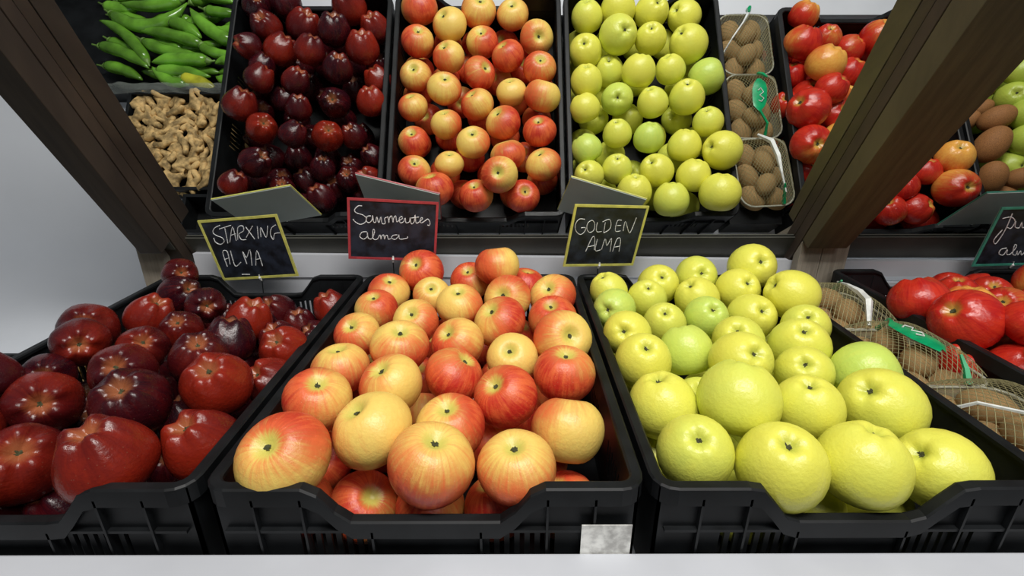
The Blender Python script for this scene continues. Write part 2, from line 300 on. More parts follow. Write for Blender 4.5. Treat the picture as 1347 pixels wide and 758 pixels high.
 ('red_low', 0.887, 0.621, -0.086, 0.074),
 ('red_low', 0.953, 0.591, -0.086, 0.074),
 ('red_low', 0.779, 0.669, -0.086, 0.074),
 ('red_low', 0.941, 0.669, -0.086, 0.074),
 ('red_low', 0.677, 0.693, -0.086, 0.074),
 ('red_low', 0.827, 0.723, -0.086, 0.074),
 ('red_low', 0.707, 0.759, -0.086, 0.074),
 ('red_low', 0.881, 0.771, -0.086, 0.074),
 ('red_low', 0.947, 0.741, -0.086, 0.074),
 ('red_low', 0.749, 0.819, -0.086, 0.074),
 ('red_low', 0.821, 0.813, -0.086, 0.074),
 ('red_low', 0.935, 0.819, -0.086, 0.074),
 ('red_low', 0.677, 0.825, -0.086, 0.074),
 ('red_low', 0.863, 0.873, -0.086, 0.074),
 ('red_low', 0.719, 0.885, -0.086, 0.074),
 ('red_low', 0.791, 0.879, -0.086, 0.074),
 ('red_low', 0.965, 0.885, -0.086, 0.074),
 ('green_low', 1.082, 0.447, -0.086, 0.074),
 ('green_low', 1.154, 0.447, -0.086, 0.074),
 ('green_low', 1.226, 0.447, -0.086, 0.074),
 ('green_low', 1.298, 0.447, -0.086, 0.074),
 ('green_low', 1.37, 0.447, -0.086, 0.074),
 ('green_low', 1.082, 0.519, -0.086, 0.074),
 ('green_low', 1.154, 0.519, -0.086, 0.074),
 ('green_low', 1.226, 0.519, -0.086, 0.074),
 ('green_low', 1.298, 0.519, -0.086, 0.074),
 ('green_low', 1.37, 0.519, -0.086, 0.074),
 ('green_low', 1.082, 0.591, -0.086, 0.074),
 ('green_low', 1.148, 0.621, -0.086, 0.074),
 ('green_low', 1.214, 0.591, -0.086, 0.074),
 ('green_low', 1.28, 0.621, -0.086, 0.074),
 ('green_low', 1.346, 0.591, -0.086, 0.074),
 ('green_low', 1.082, 0.663, -0.086, 0.074),
 ('green_low', 1.202, 0.669, -0.086, 0.074),
 ('green_low', 1.334, 0.669, -0.086, 0.074),
 ('green_low', 1.124, 0.723, -0.086, 0.074),
 ('green_low', 1.25, 0.723, -0.086, 0.074),
 ('green_low', 1.382, 0.723, -0.086, 0.074),
 ('green_low', 1.178, 0.771, -0.086, 0.074),
 ('green_low', 1.304, 0.771, -0.086, 0.074),
 ('green_low', 1.082, 0.783, -0.086, 0.074),
 ('green_low', 1.232, 0.819, -0.086, 0.074),
 ('green_low', 1.358, 0.819, -0.086, 0.074),
 ('green_low', 1.082, 0.855, -0.086, 0.074),
 ('green_low', 1.154, 0.843, -0.086, 0.074),
 ('green_low', 1.28, 0.873, -0.086, 0.074),
 ('green_low', 1.388, 0.885, -0.086, 0.074),
]
SIGNS = {
 'starking': ([-0.573, 0.924, -0.014], [0.9854, -0.1347, 0.1041], [-0.1194, -0.1115, 0.9866], 0.1634, 0.1262, [[(0.0418, 0.1137), (0.0288, 0.1094), (0.0214, 0.1003), (0.0273, 0.0935), (0.0363, 0.0885), (0.0364, 0.0809), (0.0264, 0.0761), (0.0184, 0.0811), (0.0178, 0.0898)], [(0.0376, 0.1066), (0.0643, 0.112)], [(0.0497, 0.1078), (0.0427, 0.0772)], [(0.0479, 0.079), (0.0662, 0.1087), (0.0623, 0.0812)], [(0.056, 0.0925), (0.067, 0.0949)], [(0.0665, 0.0831), (0.076, 0.1059), (0.0873, 0.1092), (0.0856, 0.0999), (0.073, 0.0934), (0.074, 0.0826), (0.0837, 0.0819)], [(0.0928, 0.1067), (0.1013, 0.0817)], [(0.1074, 0.1077), (0.0855, 0.086)], [(0.1165, 0.106), (0.1092, 0.0822)], [(0.1158, 0.0849), (0.1224, 0.1034), (0.126, 0.0831), (0.1375, 0.1054)], [(0.1543, 0.1063), (0.1437, 0.1008), (0.1369, 0.0887), (0.1387, 0.0779), (0.1457, 0.0891), (0.1568, 0.09)], [(0.0209, 0.0294), (0.0242, 0.0597), (0.0342, 0.0602), (0.0289, 0.0335)], [(0.0211, 0.0442), (0.0323, 0.0469)], [(0.0417, 0.0619), (0.0382, 0.0294), (0.0537, 0.0364)], [(0.0646, 0.0323), (0.0661, 0.058), (0.0695, 0.0455), (0.0831, 0.0612), (0.0743, 0.0283)], [(0.0821, 0.0278), (0.0964, 0.0581), (0.096, 0.0258)], [(0.0873, 0.0399), (0.098, 0.0414)], [(0.0453, 0.0106), (0.0621, 0.0095)]]),
 'savnentes': ([-0.306, 0.886, 0.043], [0.9716, 0.2152, -0.0984], [0.1148, -0.065, 0.9913], 0.1626, 0.1179, [[(0.0255, 0.1036), (0.0191, 0.1032), (0.0127, 0.096), (0.0153, 0.0902), (0.0262, 0.0868), (0.0326, 0.0811), (0.0307, 0.073), (0.0223, 0.0685), (0.0131, 0.0732), (0.0096, 0.078)], [(0.041, 0.0855), (0.0345, 0.0842), (0.0326, 0.0761), (0.0372, 0.0723), (0.0428, 0.0776), (0.0438, 0.0867), (0.0456, 0.0747), (0.0493, 0.0738), (0.0512, 0.084), (0.0549, 0.0731), (0.0587, 0.0844), (0.0606, 0.0723), (0.0663, 0.0726), (0.0653, 0.0817), (0.0709, 0.085)], [(0.0709, 0.086), (0.0729, 0.0739), (0.0737, 0.0821), (0.0775, 0.0873), (0.0804, 0.0753), (0.0813, 0.0824), (0.085, 0.0877), (0.0871, 0.0766), (0.0909, 0.0788), (0.0971, 0.0832), (0.0955, 0.0872), (0.0914, 0.0829), (0.0934, 0.0748), (0.0995, 0.0772), (0.1022, 0.0844), (0.1038, 0.0753), (0.1101, 0.0776), (0.1112, 0.0859), (0.1135, 0.0737), (0.1188, 0.078), (0.1199, 0.0914), (0.1223, 0.0761), (0.1275, 0.0774), (0.1341, 0.0845), (0.1317, 0.0865), (0.1294, 0.0806), (0.1324, 0.0762), (0.1391, 0.0811), (0.1439, 0.0844), (0.148, 0.0784), (0.1473, 0.0721), (0.1434, 0.0729)], [(0.1137, 0.085), (0.1272, 0.0877)], [(0.0333, 0.0547), (0.0249, 0.0534), (0.021, 0.045), (0.0275, 0.04), (0.0342, 0.0455), (0.0342, 0.0538), (0.036, 0.0424), (0.0426, 0.0417), (0.0474, 0.0553), (0.045, 0.06), (0.0436, 0.0459), (0.0474, 0.0397), (0.0531, 0.0421), (0.0569, 0.0495), (0.0588, 0.0412), (0.0601, 0.0469), (0.0635, 0.0498), (0.0655, 0.0415), (0.067, 0.0472), (0.0702, 0.049), (0.0722, 0.0417), (0.077, 0.043)], [(0.0885, 0.0508), (0.0808, 0.0494), (0.0779, 0.0441), (0.0847, 0.0416), (0.0904, 0.0477), (0.0914, 0.0509), (0.0934, 0.0425), (0.107, 0.0452), (0.1069, 0.0483)]]),
 'golden': ([0.099, 0.898, 0.023], [0.9592, 0.2712, -0.0794], [0.1228, -0.1472, 0.9815], 0.1512, 0.1262, [[(0.025, 0.0976), (0.0135, 0.0974), (0.0085, 0.0859), (0.0131, 0.0732), (0.0229, 0.0669), (0.0301, 0.0734), (0.0296, 0.0808), (0.0212, 0.0803)], [(0.0392, 0.0957), (0.0329, 0.0904), (0.0333, 0.0787), (0.0402, 0.0713), (0.0479, 0.0756), (0.0475, 0.0874), (0.0426, 0.0947), (0.0381, 0.0957)], [(0.0519, 0.0916), (0.0526, 0.0789), (0.0562, 0.0725), (0.0647, 0.0736)], [(0.0681, 0.0919), (0.0696, 0.0715)], [(0.0624, 0.0928), (0.0741, 0.0983), (0.0805, 0.0899), (0.0801, 0.0781), (0.0698, 0.0704)], [(0.1009, 0.0966), (0.0924, 0.0954), (0.0931, 0.0749), (0.1042, 0.075)], [(0.0937, 0.0858), (0.1024, 0.0863)], [(0.1098, 0.0751), (0.1092, 0.0945), (0.1231, 0.0719), (0.1272, 0.0774), (0.1306, 0.1023)], [(0.0411, 0.0318), (0.048, 0.0605), (0.0537, 0.0594), (0.0581, 0.0351)], [(0.0445, 0.0418), (0.0561, 0.044)], [(0.0597, 0.0573), (0.0606, 0.0339), (0.0715, 0.035)], [(0.0734, 0.0361), (0.076, 0.0584), (0.0828, 0.044), (0.0891, 0.0596), (0.0926, 0.0315)], [(0.0982, 0.0315), (0.1008, 0.0574), (0.1087, 0.0574), (0.112, 0.0314)], [(0.0994, 0.0406), (0.1113, 0.0428)]]),
 'pu': ([0.917, 0.93, 0.011], [0.9993, -0.0193, 0.0322], [-0.0351, -0.1754, 0.9839], 0.1551, 0.125, [[(0.0255, 0.1118), (0.0281, 0.0845), (0.0273, 0.0639), (0.0236, 0.049), (0.0167, 0.0582), (0.023, 0.0788)], [(0.012, 0.1022), (0.0263, 0.1046), (0.0383, 0.0957), (0.0374, 0.0813), (0.0281, 0.0845)], [(0.0396, 0.0957), (0.0439, 0.084), (0.0525, 0.0822), (0.0516, 0.0939), (0.0578, 0.0821), (0.0624, 0.0834)], [(0.0495, 0.0391), (0.0401, 0.0363), (0.0404, 0.0271), (0.0501, 0.0237), (0.0523, 0.036), (0.0561, 0.0251), (0.0636, 0.0264), (0.0669, 0.0416), (0.0616, 0.0454), (0.0668, 0.0263), (0.0746, 0.023), (0.0728, 0.0323), (0.0781, 0.0229), (0.0795, 0.0321), (0.0855, 0.0226), (0.0884, 0.0303)]]),
}
PEPPERS = [[(-1.0591, 0.2972, -0.112), (-0.9471, 0.3321, -0.112), (-0.8642, 0.2621, -0.112)], [(-1.0882, 0.3158, -0.112), (-1.0132, 0.3574, -0.112), (-0.9454, 0.4367, -0.112)], [(-1.0709, 0.3938, -0.112), (-1.0042, 0.4142, -0.112), (-0.9361, 0.4589, -0.112)], [(-0.983, 0.3459, -0.112), (-0.8931, 0.3598, -0.112), (-0.8094, 0.3895, -0.112)], [(-0.9622, 0.378, -0.112), (-0.886, 0.4098, -0.112), (-0.8139, 0.4166, -0.112)], [(-0.8539, 0.2786, -0.112), (-0.7955, 0.3415, -0.112), (-0.7269, 0.3805, -0.112)], [(-0.8088, 0.394, -0.112), (-0.7666, 0.4144, -0.112), (-0.7104, 0.4212, -0.112)], [(-0.9309, 0.4411, -0.112), (-0.8631, 0.4323, -0.112), (-0.7876, 0.4368, -0.112)], [(-0.9112, 0.4678, -0.112), (-0.8481, 0.4701, -0.112), (-0.7739, 0.4834, -0.112)], [(-0.9289, 0.4545, -0.112), (-0.88, 0.4943, -0.112), (-0.8317, 0.5053, -0.112)], [(-0.8458, 0.4877, -0.112), (-0.8013, 0.4988, -0.112), (-0.7559, 0.5185, -0.112)], [(-1.0426, 0.2619, -0.112), (-0.9561, 0.2715, -0.112), (-0.8817, 0.2526, -0.112)], [(-0.8088, 0.2834, -0.112), (-0.7716, 0.2904, -0.112), (-0.7269, 0.2928, -0.112)], [(-0.7602, 0.4834, -0.112), (-0.7318, 0.4923, -0.112), (-0.7059, 0.4791, -0.112)], [(-0.8982, 0.3229, -0.112), (-0.8562, 0.3368, -0.112), (-0.812, 0.369, -0.112)], [(-0.7668, 0.4458, -0.112), (-0.7343, 0.4369, -0.112), (-0.7057, 0.4636, -0.112)], [(-0.872, 0.2188, -0.128), (-0.8088, 0.2286, -0.128), (-0.7448, 0.2478, -0.128)], [(-0.9277, 0.1897, -0.128), (-0.8454, 0.1848, -0.128), (-0.771, 0.1995, -0.128)], [(-1.1103, 0.2138, -0.128), (-1.0395, 0.2042, -0.128), (-0.9443, 0.2188, -0.128)], [(-0.8067, 0.3282, -0.128), (-0.765, 0.3376, -0.128), (-0.7301, 0.3236, -0.128)], [(-1.0927, 0.2571, -0.128), (-1.0502, 0.2667, -0.128), (-0.9996, 0.2619, -0.128)]]
# ------------------------------------------------------------------ helpers
def tag(o, label=None, cat=None, group=None, kind=None):
    if label: o['label'] = label
    if cat: o['category'] = cat
    if group: o['group'] = group
    if kind: o['kind'] = kind
    return o

def link(name, me, mat=None, parent=None, loc=None):
    o = bpy.data.objects.new(name, me); COL.objects.link(o)
    if mat and me and not me.materials: me.materials.append(mat)
    if parent: o.parent = parent
    if loc is not None: o.location = loc
    return o

def empty(name, loc=(0, 0, 0)):
    o = bpy.data.objects.new(name, None); COL.objects.link(o); o.location = loc; o.empty_display_size = 0.02
    return o

def mesh(name, verts, faces, smooth=False):
    me = bpy.data.meshes.new(name); me.from_pydata([tuple(v) for v in verts], [], faces); me.update()
    if smooth:
        for p in me.polygons: p.use_smooth = True
    return me

def fix(me):
    bm = bmesh.new(); bm.from_mesh(me); bmesh.ops.recalc_face_normals(bm, faces=bm.faces); bm.to_mesh(me); bm.free()
    return me

class MB:
    def __init__(s): s.v = []; s.f = []
    def prism(s, q):          # 8 corners: bottom loop of 4 then top loop of 4
        n = len(s.v); s.v += [tuple(p) for p in q]
        for a in ((0, 3, 2, 1), (4, 5, 6, 7), (0, 1, 5, 4), (1, 2, 6, 5), (2, 3, 7, 6), (3, 0, 4, 7)):
            s.f.append(tuple(n + i for i in a))
    def box(s, x0, x1, y0, y1, z0, z1):
        s.prism([(x0, y0, z0), (x1, y0, z0), (x1, y1, z0), (x0, y1, z0), (x0, y0, z1), (x1, y0, z1), (x1, y1, z1), (x0, y1, z1)])
    def tube(s, pts, r, seg=6, cap=True, ax=None):
        pts = [Vector(p) for p in pts]; n0 = len(s.v); k = len(pts)
        ref = ax or Vector((0, 0, 1))
        for i, p in enumerate(pts):
            t = (pts[min(i+1, k-1)] - pts[max(i-1, 0)]).normalized()
            a = t.cross(ref)
            if a.length < 1e-3: a = t.cross(Vector((1, 0, 0)))
            a.normalize(); b = t.cross(a).normalized()
            rr = r[i] if isinstance(r, (list, tuple)) else r
            for j in range(seg):
                an = 2*math.pi*j/seg; s.v.append(tuple(p + a*rr*math.cos(an) + b*rr*math.sin(an)))
        for i in range(k-1):
            for j in range(seg):
                s.f.append((n0+i*seg+j, n0+i*seg+(j+1) % seg, n0+(i+1)*seg+(j+1) % seg, n0+(i+1)*seg+j))
        if cap:
            s.f.append(tuple(n0+j for j in range(seg))); s.f.append(tuple(n0+(k-1)*seg+j for j in range(seg)))
    def me(s, name, smooth=False, bevel=0):
        m = fix(mesh(name, s.v, s.f, smooth))
        if bevel:
            bm = bmesh.new(); bm.from_mesh(m); bmesh.ops.bevel(bm, geom=list(bm.edges), offset=bevel, segments=2, affect='EDGES', profile=.6); bm.to_mesh(m); bm.free()
        return m

# ------------------------------------------------------------------ materials
def nt(name):
    m = bpy.data.materials.new(name); m.use_nodes = True; t = m.node_tree
    return m, t, t.nodes['Principled BSDF']
def nd(t, ty, **kw):
    n = t.nodes.new(ty)
    for k, v in kw.items(): setattr(n, k, v)
    return n
def setin(n, i, v, t):
    if hasattr(v, 'is_output'): t.links.new(v, n.inputs[i])
    else: n.inputs[i].default_value = v
def math_(t, op, a, b=0.0, c=0.0, clamp=False):
    n = nd(t, 'ShaderNodeMath', operation=op, use_clamp=clamp)
    setin(n, 0, a, t); setin(n, 1, b, t)
    if len(n.inputs) > 2: setin(n, 2, c, t)
    return n.outputs[0]
def mixc(t, f, a, b, mode='MIX'):
    n = nd(t, 'ShaderNodeMix', data_type='RGBA', blend_type=mode)
    setin(n, 0, f, t); setin(n, 6, a, t); setin(n, 7, b, t)
    return n.outputs[2]
def c4(c): return (c[0], c[1], c[2], 1)
def noise_(t, vec, scale, detail=3, rough=.5):
    n = nd(t, 'ShaderNodeTexNoise'); n.inputs['Scale'].default_value = scale; n.inputs['Detail'].default_value = detail; n.inputs['Roughness'].default_value = rough
    if vec is not None: t.links.new(vec, n.inputs['Vector'])
    return n.outputs[0]
def sstep(t, x, a, b):
    n = nd(t, 'ShaderNodeMapRange', interpolation_type='SMOOTHSTEP'); setin(n, 0, x, t); n.inputs[1].default_value = a; n.inputs[2].default_value = b
    return n.outputs[0]
def bump(t, b, h, strength, dist=.001):
    n = nd(t, 'ShaderNodeBump'); n.inputs['Strength'].default_value = strength; n.inputs['Distance'].default_value = dist
    t.links.new(h, n.inputs['Height']); t.links.new(n.outputs[0], b.inputs['Normal'])

def plain(name, col, rough=.5, var=.08, scale=20, spec=.5, bmp=0.0, metal=0):
    m, t, b = nt(name); tc = nd(t, 'ShaderNodeTexCoord')
    f = noise_(t, tc.outputs['Object'], scale, 4)
    d = [max(0, x*(1-3*var)) for x in col]; l = [min(1, x*(1+3*var)) for x in col]
    t.links.new(mixc(t, sstep(t, f, .3, .7), c4(d), c4(l)), b.inputs['Base Color'])
    b.inputs['Roughness'].default_value = rough; b.inputs['Specular IOR Level'].default_value = spec; b.inputs['Metallic'].default_value = metal
    if bmp: bump(t, b, f, bmp)
    return m

def apple_mat(name, base, base2, blush, blush2, ring, dirw, width, streak, ringw=.45, rough=.3, ringamt=.8, speck=.0, bloom=0):
    m, t, b = nt(name)
    tc = nd(t, 'ShaderNodeTexCoord'); oi = nd(t, 'ShaderNodeObjectInfo')
    p = tc.outputs['Object']
    sep = nd(t, 'ShaderNodeSeparateXYZ'); t.links.new(p, sep.inputs[0])
    off = nd(t, 'ShaderNodeVectorMath', operation='SCALE'); t.links.new(oi.outputs['Location'], off.inputs[0]); off.inputs['Scale'].default_value = 37
    pj = nd(t, 'ShaderNodeVectorMath', operation='ADD'); t.links.new(p, pj.inputs[0]); t.links.new(off.outputs[0], pj.inputs[1])
    # meridian coordinates for the streaks
    flat = nd(t, 'ShaderNodeVectorMath', operation='MULTIPLY'); t.links.new(p, flat.inputs[0]); flat.inputs[1].default_value = (1, 1, 0)
    nrm = nd(t, 'ShaderNodeVectorMath', operation='NORMALIZE'); t.links.new(flat.outputs[0], nrm.inputs[0])
    cz = nd(t, 'ShaderNodeCombineXYZ'); t.links.new(math_(t, 'MULTIPLY', sep.outputs[2], .16), cz.inputs[2])
    sv = nd(t, 'ShaderNodeVectorMath', operation='ADD'); t.links.new(nrm.outputs[0], sv.inputs[0]); t.links.new(cz.outputs[0], sv.inputs[1])
    sv2 = nd(t, 'ShaderNodeVectorMath', operation='ADD'); t.links.new(sv.outputs[0], sv2.inputs[0]); t.links.new(off.outputs[0], sv2.inputs[1])
    st = math_(t, 'SUBTRACT', noise_(t, sv2.outputs[0], 8.5, 4, .65), .5)
    bl = math_(t, 'SUBTRACT', noise_(t, pj.outputs[0], 1.6, 3), .5)
    fine = noise_(t, pj.outputs[0], 9, 4, .6)
    dv = nd(t, 'ShaderNodeVectorMath', operation='MULTIPLY_ADD'); t.links.new(oi.outputs['Color'], dv.inputs[0]); dv.inputs[1].default_value = (2, 2, 2); dv.inputs[2].default_value = (-1, -1, -1)
    dot = nd(t, 'ShaderNodeVectorMath', operation='DOT_PRODUCT'); t.links.new(p, dot.inputs[0]); t.links.new(dv.outputs[0], dot.inputs[1])
    a = math_(t, 'MULTIPLY', math_(t, 'SUBTRACT', oi.outputs['Alpha'], .5), 2.3)
    s = math_(t, 'ADD', a, math_(t, 'MULTIPLY', dot.outputs['Value'], dirw))
    s = math_(t, 'ADD', s, math_(t, 'MULTIPLY', st, streak)); s = math_(t, 'ADD', s, math_(t, 'MULTIPLY', bl, 1.0))
    rad = nd(t, 'ShaderNodeVectorMath', operation='LENGTH'); t.links.new(flat.outputs[0], rad.inputs[0])
    top = sstep(t, sep.outputs[2], 0, .3)
    rr = math_(t, 'ADD', rad.outputs['Value'], math_(t, 'MULTIPLY', st, .22))
    ringf = math_(t, 'MULTIPLY', top, math_(t, 'SUBTRACT', 1.0, sstep(t, rr, ringw*.25, ringw)))
    s = math_(t, 'SUBTRACT', s, math_(t, 'MULTIPLY', ringf, ringamt))
    mask = sstep(t, s, -width, width)
    cb = mixc(t, fine, c4(base), c4(base2))
    cr = mixc(t, sstep(t, math_(t, 'ADD', st, bl), -.25, .25), c4(blush), c4(blush2))
    cc = mixc(t, mask, cb, cr)
    cc = mixc(t, math_(t, 'MULTIPLY', ringf, .75 if ringamt < .9 else .6), cc, c4(ring))
    if speck:
        vo = nd(t, 'ShaderNodeTexVoronoi'); t.links.new(p, vo.inputs['Vector']); vo.inputs['Scale'].default_value = 9
        sp = math_(t, 'SUBTRACT', 1.0, sstep(t, vo.outputs['Distance'], .05, .13))
        cc = mixc(t, math_(t, 'MULTIPLY', sp, speck), cc, (.85, .72, .45, 1))
    t.links.new(cc, b.inputs['Base Color'])
    b.inputs['Roughness'].default_value = rough; b.inputs['Specular IOR Level'].default_value = .5
    if bloom:
        t.links.new(math_(t, 'ADD', math_(t, 'MULTIPLY', fine, .25), rough-.12), b.inputs['Roughness'])
    bump(t, b, fine, .12, .01)
    return m

M = {}
M['mid'] = apple_mat('blush_apple_skin', (.90, .70, .17), (.90, .56, .13), (.55, .030, .018), (.78, .15, .045), (.52, .52, .10), .85, .60, 1.2, ringw=.42, rough=.38, speck=.25)
M['gold'] = apple_mat('golden_apple_skin', (.82, .80, .12), (.78, .74, .09), (.56, .72, .13), (.62, .74, .13), (.42, .46, .06), .25, .9, .35, ringw=.30, rough=.33, ringamt=.0, speck=.12)
M['stark'] = apple_mat('dark_red_apple_skin', (.30, .024, .008), (.20, .010, .006), (.022, .003, .007), (.065, .004, .006), (.36, .13, .05), .5, .75, 1.0, ringw=.42, rough=.25, ringamt=.8, bloom=1, speck=.10)
M['red'] = apple_mat('bright_red_apple_skin', (.85, .50, .10), (.80, .30, .05), (.42, .012, .010), (.58, .035, .015), (.50, .36, .07), .7, .6, .9, ringw=.34, rough=.24)
M['green'] = apple_mat('green_apple_skin', (.50, .58, .08), (.46, .52, .07), (.38, .50, .06), (.45, .55, .08), (.3, .35, .05), .2, .9, .2, rough=.35)
M['kiwi'] = plain('kiwi_skin', (.36, .23, .10), .85, .12, 60, .2, .5)
M['bigkiwi'] = plain('brown_fruit_skin', (.27, .12, .04), .7, .1, 30, .3, .3)
M['calyx'] = plain('dried_calyx', (.055, .058, .022), .9, .1, 300)
M['plastic'] = plain('black_crate_plastic', (.0065, .0075, .0085), .48, .15, 25, .28, .05)
M['white'] = plain('white_laminate', (.56, .58, .62), .4, .02, 6)
M['wall'] = plain('white_wall_paint', (.72, .755, .80), .55, .012, 3)
M['strip'] = plain('dark_trim_board', (.055, .055, .045), .5, .08, 12)
M['floor'] = plain('grey_floor', (.22, .23, .24), .5, .05, 4)
M['paper'] = plain('worn_paper', (.75, .74, .70), .7, .12, 90)
M['chalkboard'] = plain('chalkboard', (.012, .016, .026), .55, .25, 50)
M['backboard'] = plain('grey_sign_back', (.45, .50, .47), .55, .02, 12)
M['chalk'] = plain('chalk', (.70, .72, .72), .9, .12, 500)
M['fr_yellow'] = plain('yellow_frame', (.62, .60, .14), .45, .05, 60)
M['fr_red'] = plain('red_frame', (.42, .05, .06), .45, .05, 60)
M['fr_green'] = plain('green_frame', (.05, .28, .20), .45, .05, 60)
M['ginger'] = plain('ginger_skin', (.46, .31, .13), .7, .2, 70, .3, .3)
M['pepper'] = plain('green_pepper_skin', (.13, .32, .028), .20, .16, 14, .6)
M['pepper_y'] = plain('yellow_pepper_skin', (.42, .42, .03), .22, .15, 20, .6)
M['stem'] = plain('green_stem', (.14, .26, .05), .5, .1, 60)
M['label_green'] = plain('green_label', (.0, .30, .11), .3, .06, 60)
M['ribbon'] = plain('white_ribbon', (.70, .72, .70), .3, .05, 60)
def wood(name, c1, c2, rough=.6):
    m, t, b = nt(name); tc = nd(t, 'ShaderNodeTexCoord')
    mp = nd(t, 'ShaderNodeMapping'); t.links.new(tc.outputs['Object'], mp.inputs[0]); mp.inputs['Scale'].default_value = (55, 9, 3)
    mp.inputs['Rotation'].default_value = (R(-28), 0, 0)
    f = noise_(t, mp.outputs[0], 1.6, 5, .6)
    t.links.new(mixc(t, sstep(t, f, .3, .7), c4(c1), c4(c2)), b.inputs['Base Color']); b.inputs['Roughness'].default_value = rough
    bump(t, b, f, .3, .002)
    return m
M['wood_dark'] = wood('dark_stained_wood', (.030, .020, .014), (.060, .040, .026))
M['wood_olive'] = wood('olive_stained_wood', (.060, .047, .024), (.095, .075, .038))
M['wood_left'] = wood('dimmed_stained_wood', (.026, .018, .013), (.045, .032, .023))  # left beam's weaker light put into a darker wood tone
M['wood_grey'] = wood('raw_grey_wood', (.20, .17, .13), (.34, .30, .24))
# mirror glass
m, t, b = nt('mirror_silver'); b.inputs['Metallic'].default_value = 1; b.inputs['Roughness'].default_value = 0.0; b.inputs['Base Color'].default_value = (.90, .92, .91, 1); M['mirror'] = m
# clear plastic
def clear(name, col, alpha, rough=.15):
    m, t, b = nt(name); b.inputs['Base Color'].default_value = c4(col); b.inputs['Roughness'].default_value = rough
    b.inputs['Alpha'].default_value = alpha
    return m
M['clear'] = clear('clear_punnet_plastic', (.42, .42, .30), .35)
M['rimclear'] = clear('punnet_rim_plastic', (.50, .50, .40), .8)
M['net'] = plain('netting', (.34, .32, .17), .5, .05, 30)
M['film'] = clear('plastic_film', (.5, .55, .5), .22, .06)

# ------------------------------------------------------------------ the setting
MA = R(28.4457); SM, CM = math.sin(MA), math.cos(MA); MY = 1.0048
def MP(X, s, off):    # point on the leaning mirror plane (off = distance in front of it)
    return Vector((X, MY - s*SM - off*CM, s*CM - off*SM))
def slab(x0, x1, s0, s1, o0, o1):
    return [MP(x0, s0, o0), MP(x1, s0, o0), MP(x1, s0, o1), MP(x0, s0, o1), MP(x0, s1, o0), MP(x1, s1, o0), MP(x1, s1, o1), MP(x0, s1, o1)]
def structure(name, mb, mat, bevel=0):
    o = link(name, mb.me(name, bevel=bevel), mat); o['kind'] = 'structure'; return o
def one(*a):
    b = MB(); b.box(*a); return b

structure('floor', one(-4, 4, -3, 3, -1.0, -.95), M['floor'])
# left: a white backing sheet that sweeps up from the shelf in a cove
b = MB(); prof = [(.855, -.164)]
for k in range(11):
    a = R(90*k/10); prof.append((.95 + .15*math.sin(a), -.164 + .15*(1-math.cos(a))))
prof += [(1.10, .4), (1.10, 1.0)]
n = len(prof)
for X in (-1.7, -.695):
    for y, z in prof: b.v.append((X, y, z))
    for y, z in prof: b.v.append((X, y + .012, z - .012 if z < .0 else z))
for i in range(n-1):
    b.f.append((i, i+1, 2*n+i+1, 2*n+i)); b.f.append((n+i, n+i+1, 3*n+i+1, 3*n+i))
me_ = b.me('wall_left', smooth=True)
wl = link('wall_left', me_, M['wall']); wl['kind'] = 'structure'
# display shelf
sh = empty('display_shelf', (0, .7, -.16)); tag(sh, 'white display shelf the black fruit crates stand on, with a raised front lip', 'shelf')
def child(name, mb, mat, parent, smooth=False, bevel=0, label=None):
    me = mb.me(name, smooth, bevel); o = link(name, me, mat, parent); o.matrix_parent_inverse = Matrix.Translation(-parent.location)
    if label: o['label'] = label
    return o
child('shelf_board', one(-.672, 1.7, .338, 1.12, -.150, -.131), M['white'], sh)
child('side_board', one(-1.7, -.674, .10, 1.12, -.186, -.166), M['white'], sh)
child('front_lip', one(-.672, 1.7, .285, .3375, -.30, -.069), M['white'], sh, bevel=.002)
# back ledge in front of the foot of the mirrors
def ledge(z0, z1, dy0, dy1):
    b = MB(); xl, xr = -.655, 1.7
    yl, yr = .972, .972
    def zz(z, x): return z + (.026 - (x+.636)/1.7*.022 - .02)
    b.prism([(xl, yl+dy0, z0), (xr, yr+dy0, z0), (xr, yr+dy1, z0), (xl, yl+dy1, z0),
             (xl, yl+dy0, zz(z1, xl)), (xr, yr+dy0, zz(z1, xr)), (xr, yr+dy1, zz(z1, xr)), (xl, yl+dy1, zz(z1, xl))])
    return b
structure('trim_1', ledge(-.026, .020, 0, .014), M['white'])
structure('trim_2', ledge(-.131, -.0285-.0, .004, .018), M['white'])
b = MB(); b.prism(slab(-.66, 1.7, .012, .071, .002, .005)); structure('trim_3', b, M['strip'])
# mirrors
for X0, X1, lab in ((-.690, .600, 'large leaning mirror behind the crates, between the two timber beams'), (.630, 1.9, 'leaning mirror to the right of the wide timber beam')):
    b = MB(); b.prism(slab(X0, X1, -.01, .85, -.006, 0)); o = link('mirror', b.me('mirror'), M['mirror'])
    tag(o, lab, 'mirror')
structure('wall_back', one(-2.5, 3, 1.32, 1.36, -.95, 1.6), M['wall'])

